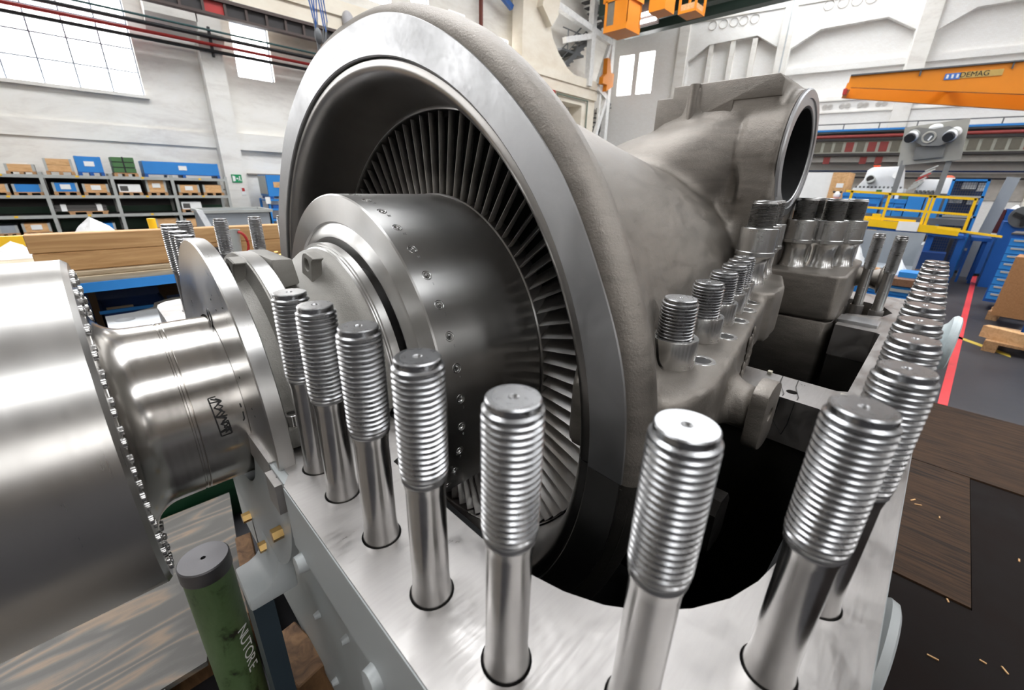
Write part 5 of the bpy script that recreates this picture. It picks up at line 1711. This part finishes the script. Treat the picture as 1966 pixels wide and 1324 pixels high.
MB().box(4.40, 4.425, 14.25, 14.95, 1.30, 1.84).build('side_panel', M['zinc'], bx, 0)
st = thing('stillage', 'open blue stillage under the blue container by the pier', 'stillage', (4.75, 14.6, 0))
for x in (4.36, 5.36):
    for y in (14.18, 15.0):
        MB().box(x, x + 0.06, y, y + 0.06, 0, 1.155).build('post', M['blue'], st, 0)
for z in (0.5, 0.82, 1.1):
    MB().box(4.36, 5.42, 14.16, 14.2, z, z + 0.055).box(4.36, 5.42, 14.2, 15.06, z, z + 0.02).build('shelf', M['blue'], st, 0)
tag(MB().box(4.28, 4.42, 14.13, 14.15, 1.02, 1.22).build('notice', M['white'], None, 0), 'white card hung on the blue stillage', 'notice')
for i, x in enumerate((4.5, 4.85)):
    tag(MB().box(x, x + 0.28, 14.25, 14.6, 0.841, 0.97).build('storage_bin', M['blue_d'], None, 0), 'small blue bin inside the open stillage', 'bin', 'bins in the stillage')

# ------------------------------------------------------------------ orange cranes
jb = thing('jib_crane', 'orange tapered jib crane reaching in before the far arches', 'crane', (15.8, -1.0, 4.4))
A_, B_ = Vector((15.31, 1.82, 0)), Vector((16.8, -4.6, 0))
dv = (B_ - A_).normalized()
nv = Vector((-dv.y, dv.x, 0))
if nv.x < 0:
    nv = -nv
def jib(off, ztop, h0, h1, name, t_=0.12):
    mb = MB()
    L = (B_ - A_).length
    pts = [(0, ztop - h0), (L, ztop - h1), (L, ztop), (0, ztop)]
    v0, v1 = [], []
    for u, z in pts:
        p_ = A_ + dv * u + nv * off
        v0.append(mb.bm.verts.new((p_.x, p_.y, z)))
        p_ = p_ + nv * t_
        v1.append(mb.bm.verts.new((p_.x, p_.y, z)))
    mb.face(v0[::-1])
    mb.face(v1)
    for i in range(4):
        j = (i + 1) % 4
        mb.face([v0[i], v0[j], v1[j], v1[i]])
    return mb.build(name, M['orange'], jb, 0)
jib(0, 4.63, 0.25, 1.05, 'web_beam')
jib(1.0, 4.56, 0.27, 1.2, 'rear_beam')
o = MB()
for u in (0.02, 2.2, 4.4):
    p_ = A_ + dv * u
    o.bar((p_.x, p_.y, 4.40), (p_.x + nv.x * 1.05, p_.y + nv.y * 1.05, 4.36), 0.1, 0.16)
o.build('cross_tie', M['orange'], jb, 0)
o = MB().bar((A_.x - nv.x * 0.02, A_.y - nv.y * 0.02, 4.64), (B_.x - nv.x * 0.02, B_.y - nv.y * 0.02, 4.64), 0.08, 0.03)
for u in (1.4, 3.0):
    p_ = A_ + dv * u
    o.bar((p_.x - nv.x * 0.03, p_.y - nv.y * 0.03, 4.66), (p_.x - nv.x * 0.03, p_.y - nv.y * 0.03, 4.50), 0.03, 0.03)
o.build('cable_run', M['stair'], jb, 0)
p0 = A_ + dv * 2.02 - nv * 0.012
fm = frame_at((p0.x, p0.y, 4.44), dv, -nv)
pb_ = MB().obox(Matrix.Translation((0, 0, 0)), 0.28, 0.13, 0.012)
pb_.bm.transform(fm)
pb_.build('name_plate', plain('plate_blue', rgb(70, 120, 200), 0.4), jb, 0)
p1 = A_ + dv * 2.52 - nv * 0.012
pb_ = MB().obox(Matrix.Translation((0, 0, 0)), 0.72, 0.13, 0.010)
pb_.bm.transform(frame_at((p1.x, p1.y, 4.45), dv, -nv))
pb_.build('name_plate', plain('plate_gold', rgb(206, 172, 96), 0.4), jb, 0)
p1 = A_ + dv * 2.40 - nv * 0.020
text_mesh('lettering', 'DEMAG', 0.15, M['black'], jb, frame_at((p1.x, p1.y, 4.45), dv, -nv), 0.003)
for k in range(3):
    p1 = A_ + dv * (1.93 + 0.09 * k) - nv * 0.020
    lo_ = MB().obox(Matrix.Identity(4), 0.04, 0.08, 0.008)
    lo_.bm.transform(frame_at((p1.x, p1.y, 4.44), dv, -nv))
    lo_.build('logo_mark', M['white'], jb, 0)
p1 = A_ + dv * -0.02
MB().box(p1.x - 0.06, p1.x + 0.06, p1.y - 0.03, p1.y + 0.05, 4.20, 4.34).build('red_stop', M['red'], jb, 0)

cab = thing('crane_cab', 'orange crane cab with glazed sides hanging below the bridge', 'crane cab', (16.0, 9.5, 7.2))
MB().box(15.6, 16.6, 9.05, 10.0, 7.12, 7.32).build('cab_floor', M['orange'], cab, 0)
MB().box(15.6, 16.6, 9.0, 10.1, 8.05, 8.7).build('cab_roof', M['orange'], cab, 0)
for (x, y) in ((15.64, 9.1), (15.64, 9.95), (16.55, 9.1), (16.55, 9.95)):
    MB().box(x - 0.04, x + 0.04, y - 0.04, y + 0.04, 7.3, 8.1).build('corner_post', M['orange'], cab, 0)
MB().box(15.62, 15.64, 9.1, 9.6, 7.32, 8.05).box(15.62, 16.55, 9.06, 9.08, 7.3, 8.06).build('side_panel', M['orange'], cab, 0)
gl = plain('cab_glass', rgb(128, 122, 110), 0.1, 0.0)
MB().box(15.64, 15.66, 9.6, 9.93, 7.32, 8.05).build('window_glass', gl, cab, 0)
MB().box(15.70, 15.75, 9.6, 9.9, 7.32, 7.6).build('seat_panel', M['zinc'], cab, 0)
c2 = thing('crane_box', 'plain orange electrical box under the crane bridge', 'crane box', (16, 7.9, 7.4))
MB().box(15.7, 16.4, 7.66, 8.25, 7.42, 8.6).build('box', M['orange'], c2, 0)
c3 = thing('crane_cab', 'small orange cab frame farther along the crane bridge', 'crane cab', (16, 6.8, 7.2))
MB().box(15.7, 16.4, 6.55, 7.15, 7.14, 7.22).build('cab_floor', M['orange'], c3, 0)
for (x, y) in ((15.72, 6.58), (15.72, 7.12), (16.38, 6.58), (16.38, 7.12)):
    MB().box(x - 0.03, x + 0.03, y - 0.03, y + 0.03, 7.2, 8.6).build('corner_post', M['orange'], c3, 0)
MB().box(15.74, 16.36, 6.6, 7.1, 7.22, 7.4).build('panel', M['crate'], c3, 0)
cr = thing('crane_bridge', 'dark green crane bridge girders high across the hall', 'crane bridge', (20, 8, 9.5))
for (x, z) in ((20.5, 9.55), (21.6, 9.35), (22.6, 9.15)):
    MB().box(x, x + 0.5, 5.0, 13.8, z, z + 0.9).build('girder', plain('bridge_green', rgb(40, 58, 50), 0.5), cr, 0)
MB().box(20.5, 23.2, 4.7, 5.0, 9.2, 10.4).build('end_carriage', M['girder'], cr, 0)
ll = thing('strip_light', 'bright strip lights in a row under the crane bridge beside the orange cab', 'strip light', (21, 11.5, 9.0))
for (y0, y1, z) in ((11.9, 12.5, 8.95), (11.9, 12.5, 8.7), (10.6, 11.5, 9.05), (10.6, 11.5, 8.78)):
    MB().box(20.3, 20.45, y0, y1, z, z + 0.10).build('tube', M['lamp'], ll, 0)
MB().box(20.45, 20.52, 10.5, 12.6, 8.65, 9.56).build('rail', M['girder'], ll, 0)

# ------------------------------------------------------------------ right-hand workshop
# floor markings
def tape(poly, m, label):
    o = MB().prism(poly, 'z', 0.0, 0.003).build('floor_tape', m, None, 0)
    return tag(o, label, 'floor tape', 'coloured floor tapes')
M['tape_r'] = plain('red_floor_tape', rgb(214, 60, 64), 0.5)
M['tape_y'] = plain('yellow_floor_tape', rgb(206, 180, 70), 0.5)
tape([(5.1, -1.44), (5.1, -1.375), (16.0, -1.82), (16.0, -1.90)], M['tape_r'], 'long red floor tape running from the plywood to the cabinets')
tape([(15.5, -1.36), (18.6, -1.42), (18.6, -1.34), (15.5, -1.28)], M['tape_r'], 'short far red floor tape by the yellow cart')
tape([(7.35, -1.95), (7.85, -1.50), (7.98, -1.50), (7.5, -1.95)], M['tape_y'], 'worn yellow floor tape at the pallet corner')

# workbench with blue drawers behind the machine
wb = thing('workbench', 'workbench with brown edged top over blue drawers behind the machine', 'workbench', (6, -0.6, 0))
MB().box(5.9, 6.9, -1.05, 0.9, 0.86, 0.93).build('worktop', timber('brown_bench_edge', rgb(96, 66, 48), rgb(128, 92, 66)), wb, 0)
MB().box(5.95, 6.9, -1.02, 0.9, 0.30, 0.86).build('drawer_cabinet', M['blue'], wb, 0)
for k in range(5):
    d_ = MB().box(5.932, 5.95, -0.98, -0.50, 0.76 - 0.105 * k, 0.845 - 0.105 * k).build('drawer', M['blue'], wb, 0)
    MB().box(5.915, 5.932, -0.95, -0.53, 0.795 - 0.105 * k, 0.825 - 0.105 * k).build('handle', M['zinc'], d_, 0)
for x_, y_ in ((5.95, -1.0), (6.8, -1.0), (5.95, 0.8), (6.8, 0.8)):
    MB().box(x_, x_ + 0.08, y_, y_ + 0.1, 0, 0.3).build('leg', M['blue_d'], wb, 0)
bn = thing('steel_tray', 'open grey steel tray full of plastic wrapping on the far workbench', 'tray', (6.5, -0.5, 0.93))
MB().box(6.5, 7.0, -0.86, -0.15, 0.932, 0.95).box(6.98, 7.0, -0.86, -0.15, 0.95, 1.33).box(6.5, 7.0, -0.88, -0.86, 0.95, 1.24).box(6.5, 7.0, -0.15, -0.13, 0.95, 1.3).build('tray', M['grey_pl'], bn, 0)
film(6.62, -0.33, 0.95, 0.16, 0.22, 21, 'white plastic bag heaped in the grey tray, nearer the nozzle')
film(6.35, -0.72, 0.93, 0.20, 0.20, 22, 'long torn white plastic bag hanging over the workbench by the grey tray')
tag(MB().box(6.05, 6.3, -0.98, -0.78, 0.931, 0.985).build('blue_rag', M['blue'], None, 0), 'folded blue cloth on the brown bench top', 'cloth')
tag(MB().box(6.3, 6.42, -0.60, -0.48, 0.931, 0.96).bevel(0.006).build('cardboard', M['pallet'], None), 'brown scrap of card by the plastic bags', 'card')

# blue cabinet and drawer units
c1 = thing('cabinet', 'tall plain blue cabinet at the aisle beyond the yellow platform', 'cabinet', (15.0, -1.75, 0))
cm = Matrix.Translation((14.95, -1.72, 0)) @ Matrix.Rotation(R(-40), 4, 'Z')
def lbox(root, name, m, mat4, *a):
    mb = MB().box(*a)
    mb.bm.transform(mat4)
    return mb.build(name, m, root, 0)
lbox(c1, 'body', M['blue_d'], cm, -0.3, 0.3, -0.32, 0.32, 0.07, 0.93)
lbox(c1, 'plinth', M['black'], cm, -0.26, 0.26, -0.25, 0.25, 0, 0.07)
lbox(c1, 'top_edge', M['zinc'], cm, -0.31, 0.31, -0.33, 0.33, 0.90, 0.95)
lbox(c1, 'handle', M['zinc'], cm, -0.33, -0.3, -0.05, 0.05, 0.55, 0.6)
def drawer_unit(x, y, rz, w, d, h, n_, label, zbase):
    r = thing('drawer_unit', label, 'drawer unit', (x, y, zbase), 'blue drawer units on pallets')
    m4 = Matrix.Translation((x, y, zbase)) @ Matrix.Rotation(rz, 4, 'Z')
    lbox(r, 'body', M['blue_d'], m4, 0, d, -w / 2, w / 2, 0, h)
    for k in range(n_):
        zz_ = 0.05 + (h - 0.1) * k / n_
        dd = lbox(r, 'drawer', M['blue'], m4, -0.018, 0, -w / 2 + 0.02, w / 2 - 0.02, zz_, zz_ + (h - 0.1) / n_ - 0.012)
        lbox(dd, 'handle', M['zinc'], m4, -0.032, -0.018, -w / 2 + 0.06, w / 2 - 0.06, zz_ + (h - 0.1) / n_ * 0.55, zz_ + (h - 0.1) / n_ * 0.78)
    lbox(r, 'top', M['dgrey'], m4, -0.02, d, -w / 2, w / 2, h, h + 0.02)
    return r
def pallet(x, y, rz, w, d, label):
    r = thing('pallet', label, 'pallet', (x, y, 0), 'pallets on the hall floor')
    m4 = Matrix.Translation((x, y, 0)) @ Matrix.Rotation(rz, 4, 'Z')
    for k in range(3):
        yy = -w / 2 + (w - 0.12) * k / 2
        lbox(r, 'runner', M['pallet'], m4, 0, d, yy, yy + 0.12, 0, 0.10)
    for k in range(6):
        xx = (d - 0.11) * k / 5
        lbox(r, 'deck_board', M['pallet'], m4, xx, xx + 0.11, -w / 2, w / 2, 0.10, 0.13)
    return r
pallet(7.35, -2.25, R(-8), 1.1, 1.0, 'wooden pallet carrying the blue drawer unit at the picture edge')
drawer_unit(7.62, -2.36, R(-8), 0.78, 0.62, 1.14, 8, 'blue drawer unit closest to the machine, clear film over its drawers', 0.131)
pallet(9.4, -2.3, R(-8), 1.0, 1.9, 'wooden pallet under the farther drawer unit')
drawer_unit(10.3, -2.12, R(-8), 0.72, 0.62, 1.08, 8, 'farther blue drawer unit half behind a sheet of card', 0.131)
tag(MB().obox(Matrix.Translation((9.35, -2.02, 0.56)) @ Matrix.Rotation(R(-8), 4, 'Z'), 0.5, 0.36, 0.84).build('cardboard_box', timber('brown_card', rgb(150, 104, 62), rgb(172, 124, 78)), None, 0), 'tall brown cardboard box between the two drawer units', 'box')
tag(MB().obox(Matrix.Translation((7.55, -1.86, 0.20)) @ Matrix.Rotation(R(-30), 4, 'Z'), 0.12, 0.40, 0.14).build('timber_offcut', M['crate'], None, 0), 'pale timber offcut on the pallet corner', 'timber')

# yellow railed platform
yp = thing('railed_platform', 'yellow railed work platform on blue legs in front of the blue bins', 'platform', (12, -0.3, 0))
def yb(name, a, b_, w, m=None):
    return MB().bar(a, b_, w, w).build(name, m or M['yellow'], yp, 0)
yb('top_rail', (12, 0.73, 1.795), (12.0, -1.28, 1.705), 0.045)
yb('middle_rail', (12, 1.3, 1.52), (12.0, -1.30, 1.42), 0.04)
yb('kick_rail', (12, 1.3, 1.32), (12.0, -0.55, 1.25), 0.05)
MB().bar((11.95, 1.3, 1.24), (11.95, -1.22, 1.10), 0.05, 0.14).build('deck_edge', M['yellow'], yp, 0)
MB().bar((12.3, 1.3, 1.14), (12.3, -1.3, 1.01), 0.7, 0.06).build('deck', M['blue_d'], yp, 0)
for y in (0.62, -0.02, -0.64, -0.70, -1.27):
    zt = 1.76 + 0.045 * y
    MB().bar((12, y, 1.16 + 0.05 * y), (12, y, zt + 0.015), 0.045, 0.045).build('rail_post', M['yellow'], yp, 0)
MB().box(11.98, 12.06, 0.02, 0.16, 0.95, 1.36).build('ladder_bracket', M['yellow'], yp, 0)
for y in (0.9, -0.85, -1.3):
    for x_ in (12.0, 12.6):
        MB().box(x_, x_ + 0.08, y - 0.05, y + 0.05, 0, 1.03).build('leg', M['blue_d'], yp, 0)
MB().box(11.9, 11.92, -0.62, -0.30, 1.06, 1.24).build('notice', M['white'], yp, 0)
yb('handle_bar', (11.7, -0.9, 1.17), (11.4, -1.75, 1.10), 0.035)
# blue bins on the platform
for i, (y0, y1, z0, z1, l) in enumerate(((0.66, 0.90, 1.34, 1.77, 'blue bin at the end of the platform row by the white helmet'), (0.42, 0.645, 1.34, 1.755, 'blue lidded bin, pair on the platform, nearer the helmet'), (0.19, 0.41, 1.34, 1.75, 'blue lidded bin, pair on the platform, nearer the middle'),
                                  (-0.06, 0.13, 1.30, 1.66, 'lower blue bin behind the middle rail post'), (-0.25, -0.07, 1.30, 1.65, 'lower blue bin beside the plain blue cupboard'))):
    r = thing('storage_bin', l, 'bin', (13.0, (y0 + y1) / 2, z0), 'blue bins on the platform')
    MB().box(12.9, 13.3, y0, y1, z0, z1 - 0.03).build('box', M['blue'], r, 0)
    MB().box(12.88, 13.32, y0 - 0.008, y1 + 0.008, z1 - 0.08, z1).build('lid', M['blue'], r, 0)
    MB().box(12.895, 12.9, y0 + 0.04, y1 - 0.04, z0 + 0.10, z0 + 0.2).build('recess', M['blue_d'], r, 0)
tag(MB().box(12.7, 13.5, -1.3, 1.1, 1.18, 1.30).box(12.75, 12.8, -1.2, -1.15, 0, 1.18).box(12.75, 12.8, 0.9, 0.95, 0, 1.18).box(13.4, 13.45, -1.2, -1.15, 0, 1.18).box(13.4, 13.45, 0.9, 0.95, 0, 1.18).build('bench_shelf', M['stair'], None, 0), 'grey shelf table carrying the blue bins behind the yellow rails', 'table')
for (y0, y1, l) in ((-0.53, -0.27, 'plain blue cupboard on the platform beside the lower bins'), (-0.80, -0.56, 'second plain blue cupboard, right before the mesh cage')):
    tag(MB().box(12.85, 13.3, y0, y1, 1.301, 1.74).build('cupboard', M['blue'], None, 0), l, 'cupboard')
for (y, m, l) in ((0.28, M['green_c'], 'small green box standing on the blue bins'), (0.02, M['zinc'], 'grey tin on the lower bins'), (-0.04, M['white'], 'white roll on the lower bins'), (-0.20, M['green_c'], 'green box on the lower bin by the cupboard')):
    z = 1.751 if y > 0.2 else 1.661
    tag(MB().box(13.0, 13.15, y - 0.045, y + 0.045, z, z + 0.09).build('small_box', m, None, 0), l, 'box')
for k in range(14):
    pass
# mesh cage with papers
mc = thing('mesh_cage', 'tall blue framed mesh cage behind the yellow rails', 'cage', (14, -1.1, 0))
for (y) in (-0.86, -1.40):
    MB().box(13.95, 14.0, y - 0.025, y + 0.025, 0, 2.10).box(14.5, 14.55, y - 0.025, y + 0.025, 0, 2.10).build('post', M['blue'], mc, 0)
for z in (2.06, 1.72, 1.30):
    MB().box(13.95, 14.55, -1.42, -0.84, z, z + 0.04).build('shelf', M['blue'] if z > 2 else M['zinc'], mc, 0)
mb = MB()
for k in range(14):
    y = -0.87 - 0.04 * k
    mb.box(13.965, 13.972, y - 0.003, y + 0.003, 0.2, 2.06)
for k in range(30):
    z = 0.25 + 0.06 * k
    mb.box(13.965, 13.972, -1.40, -0.86, z - 0.003, z + 0.003)
mb.build('mesh', M['stair'], mc, 0)
MB().box(14.5, 14.52, -1.4, -0.86, 0.2, 2.06).build('back_panel', M['blue_case'], mc, 0)
for (y0, y1, z0, z1) in ((-1.25, -1.02, 1.90, 2.04), (-1.38, -1.27, 1.86, 2.03), (-1.12, -0.90, 1.60, 1.70), (-1.38, -1.2, 1.58, 1.69)):
    MB().box(14.1, 14.4, y0, y1, z0, z1).build('paper_stack', M['white'], mc, 0)
# white turbine casings behind
wcz = thing('turbine_casing', 'white bolted turbine casing with a round port behind the blue bins', 'casing', (16, 0.6, 1.6))
mb = MB().prism([(1.12, 1.88), (0.98, 2.12), (0.96, 2.36), (0.86, 2.44), (0.24, 2.46), (0.20, 2.30), (0.12, 1.88)], 'x', 16.0, 16.9)
mb.bevel(0.03, 2)
mb.build('casing_body', M['alu'], wcz)
MB().box(15.93, 16.95, 0.06, 1.16, 1.80, 1.90).build('flange', M['alu'], wcz, 0)
for k in range(12):
    MB().tube((15.96, 1.10 - 0.088 * k, 1.89), (15.96, 1.10 - 0.088 * k, 1.95), 0.022, 0.022, 8).build('bolt', M['stair'], wcz)
MB().tube((16.0, 0.80, 2.10), (15.80, 0.82, 2.14), 0.10, 0.10, 20).build('port', M['zinc'], wcz)
MB().tube((15.81, 0.82, 2.14), (15.79, 0.82, 2.14), 0.08, 0.08, 20).build('port_bore', M['panel_d'], wcz)
MB().tube((15.95, 0.30, 2.22), (15.90, 0.30, 2.23), 0.08, 0.08, 18).build('blank_cover', M['white'], wcz)
MB().tube((16.2, 0.80, 2.44), (16.2, 0.80, 2.50), 0.05, 0.09, 14).build('red_cap', plain('orange_red_cap', rgb(240, 90, 50), 0.5), wcz)
tag(MB().box(15.9, 17, -1.0, 1.3, 0, 1.795).build('plinth', M['stair'], None, 0), 'grey plinth under the white turbine casing', 'plinth')
w2 = thing('turbine_casing', 'smaller white casing with a red capped dome beside the mesh cage', 'casing', (15.5, -0.5, 1.8))
MB().box(16.0, 16.6, -0.62, -0.18, 1.80, 2.14).bevel(0.05).build('casing_body', M['alu'], w2)
MB().lathe([(1.80, 0.0), (1.80, 0.17), (2.05, 0.16), (2.18, 0.13), (2.22, 0.0)], 'Z', (16.1, -0.72, 0), 24).build('dome', M['alu'], w2)
MB().lathe([(2.165, 0.13), (2.20, 0.12), (2.235, 0.06), (2.235, 0.0)], 'Z', (16.1, -0.72, 0), 24).build('dome_cap', plain('orange_red_dome', rgb(226, 104, 70), 0.5), w2)
for k in range(6):
    MB().tube((15.97, -0.2 - 0.08 * k, 1.80), (15.97, -0.2 - 0.08 * k, 1.87), 0.025, 0.025, 8).build('bolt', M['stair'], w2)
rn = random.Random(9)
for k in range(9):
    y, z = 0.0 - 0.03 * k, 1.86 + 0.06 * k
    tag(MB().bar((16.02, y, z), (15.95, y - 0.22, z + 0.10 + 0.05 * rn.random()), 0.02, 0.03).build('spanner', M['red'] if k in (4, 5) else M['zinc'], None, 0), 'long spanner fanned out between the two white casings', 'spanner', 'spanners between the white casings')
# brown and white packing crates by the nozzle
pc = thing('packing_crate', 'big white sheeted crate with a bare wood end behind the nozzle', 'crate', (16, 2, 0))
MB().box(16.3, 17.3, 1.78, 3.0, 1.2, 2.32).build('white_side', M['white'], pc, 0)
MB().box(16.25, 17.3, 1.38, 1.775, 1.2, 2.32).build('wood_end', M['crate'], pc, 0)
MB().box(16.24, 16.25, 1.45, 1.62, 1.9, 2.02).build('label_sheet', M['white'], pc, 0)
MB().box(16.3, 17.3, 1.38, 3.0, 0, 1.2).build('base', M['pallet'], pc, 0)
hl = thing('helmet', 'white round helmet with dark fittings at the end of the blue bins', 'helmet', (12.9, 0.98, 1.62))
MB().sphere((12.95, 1.02, 1.70), 0.07, 0.075, 0.09).build('shell', M['white'], hl)
MB().sphere((12.93, 1.09, 1.775), 0.03, 0.03, 0.025, 10, 6).build('ear_fitting', M['black'], hl)
MB().sphere((12.93, 0.96, 1.775), 0.03, 0.03, 0.025, 10, 6).build('ear_fitting', M['black'], hl)
MB().box(12.86, 13.04, 0.91, 1.13, 1.301, 1.63).build('support', M['red'], hl, 0)

# grey valve plate with two white pipe ends
vp = thing('cover_plate', 'grey square cover plate with two white pipe stubs on a stand', 'machine part', (14, -0.3, 2.4))
vm = Matrix.Translation((14.0, -0.28, 2.86)) @ Matrix.Rotation(R(-6), 4, 'X') @ Matrix.Rotation(R(-4), 4, 'Z')
def vpart(name, mb, m, sm=35):
    mb.bm.transform(vm)
    return mb.build(name, m, vp, sm)
gp = plain('dull_grey_plate', rgb(160, 158, 150), 0.55, 0.1, 0.08, 3)
gp2 = plain('grey_casting', rgb(126, 126, 124), 0.55, 0.1, 0.1, 4)
vpart('plate', MB().box(0.05, 0.12, -0.52, 0.52, -0.42, 0.40), gp, 0)
vpart('lower_boss', MB().box(-0.02, 0.05, -0.24, 0.26, -0.34, -0.06).bevel(0.02, 2), gp2)
vpart('bridge', MB().prism([(0.40, 0.32), (0.25, 0.34), (0.0, 0.26), (-0.24, 0.28), (-0.42, 0.16), (-0.36, -0.02), (-0.15, -0.10), (0.12, -0.06), (0.30, 0.06)], 'x', -0.14, 0.05), gp2)
for (y, z) in ((0.33, 0.14), (-0.30, 0.06)):
    vpart('pipe_stub', MB().tube((0.0, y - 0.05, z + 0.10), (-0.22, y + 0.02, z), 0.105, 0.115, 20), M['alu'])
    vpart('pipe_collar', MB().tube((-0.10, y - 0.015, z + 0.05), (-0.14, y, z + 0.035), 0.125, 0.125, 20), M['zinc'])
    vpart('pipe_mouth', MB().tube((-0.21, y + 0.02, z), (-0.27, y + 0.035, z - 0.02), 0.10, 0.095, 20), M['black'])
vpart('oval_port', MB().lathe([(-0.16, 0.085), (-0.165, 0.095), (-0.165, 0.115), (-0.155, 0.125), (-0.14, 0.125)], 'X', (0, 0.05, 0.10), 28), gp)
vpart('port_glass', MB().tube((-0.15, 0.05, 0.10), (-0.145, 0.05, 0.10), 0.09, 0.09, 24), M['stair'])
vpart('port_insert', MB().obox(Matrix.Translation((-0.153, 0.03, 0.08)) @ Matrix.Rotation(0.5, 4, 'X'), 0.006, 0.03, 0.10), M['alu'], 0)
vpart('white_cap', MB().sphere((-0.02, -0.02, 0.30), 0.08, 0.12, 0.07, 16, 10), M['alu'])
MB().box(14.08, 14.16, -0.72, -0.62, 0, 2.5).box(14.08, 14.16, 0.05, 0.15, 0, 2.5).build('stand', gp2, vp, 0)

# lathe and clutter at the picture edge
lt = thing('lathe_chuck', 'dark machine chuck wheel at the edge behind the cabinets', 'machine', (13, -2.0, 0.9))
MB().lathe([(0.0, 0.0), (0.0, 0.20), (0.08, 0.20), (0.10, 0.17), (0.10, 0.0)], 'X', (12.9, -2.02, 1.40), 28).build('chuck', M['stair'], lt)
for k in range(3):
    a = 2 * PI * k / 3 + 0.4
    MB().bar((12.88, -2.02, 1.40), (12.88, -2.02 + 0.16 * math.cos(a), 1.40 + 0.16 * math.sin(a)), 0.05, 0.06).build('jaw', M['black'], lt, 0)
MB().box(12.95, 13.5, -2.35, -1.8, 0, 1.3).build('headstock', M['blue_d'], lt, 0)
tag(MB().box(15.7, 16.2, -2.22, -1.94, 0, 1.49).build('cabinet', M['blue_d'], None, 0), 'dull blue cabinet with a dark red side behind the chuck wheel', 'cabinet')
tag(MB().box(15.7, 16.2, -1.93, -1.74, 0, 1.47).build('cabinet', plain('maroon_panel', rgb(72, 20, 28), 0.5), None, 0), 'narrow maroon cabinet beside the mesh cage', 'cabinet')
film(15.95, -2.08, 1.491, 0.16, 0.10, 31, 'white cloth lying on the dull blue cabinet')
tag(MB().bar((14.3, -1.58, 0.0), (14.3, -1.75, 2.15), 0.05, 0.20).build('plastic_curtain', M['grey_pl'], None, 0), 'slanting grey sheet leaning beside the mesh cage', 'sheet')
tag(MB().box(13.2, 13.9, -1.75, -1.45, 0.88, 0.95).box(13.25, 13.3, -1.7, -1.65, 0, 0.88).box(13.8, 13.85, -1.7, -1.65, 0, 0.88).box(13.25, 13.3, -1.5, -1.46, 0, 0.88).build('side_table', M['blue_d'], None, 0), 'low blue table beyond the platform legs', 'table')
tag(MB().box(11.3, 11.9, -1.28, -0.55, 0.05, 0.30).build('cart_bed', M['yellow'], None, 0), 'low yellow cart bed under the platform', 'cart')
tag(MB().box(11.5, 11.9, -1.15, -0.60, 0.301, 0.72).build('steel_box', M['blue_case'], None, 0), 'navy box on the low yellow cart', 'box')
tag(MB().box(12.1, 12.4, -0.78, -0.46, 0.66, 0.98).bevel(0.03).build('cardboard_box', M['pallet'], None), 'brown carton tied under the platform', 'box')
MB().box(12.0, 12.45, -0.84, 0.85, 0.60, 0.655).build('shelf', M['blue_d'], yp, 0)
for i, (y, m, l) in enumerate(((0.6, M['green_c'], 'green bottle on the shelf under the platform'), (0.45, M['black'], 'black can on the shelf under the platform'), (-0.1, M['blue'], 'blue drum on the shelf under the platform'), (-0.32, M['white'], 'white can on the shelf under the platform'))):
    tag(MB().tube((12.15, y, 0.656), (12.15, y, 0.84), 0.06, 0.055, 14).build('can', m, None), l, 'can')
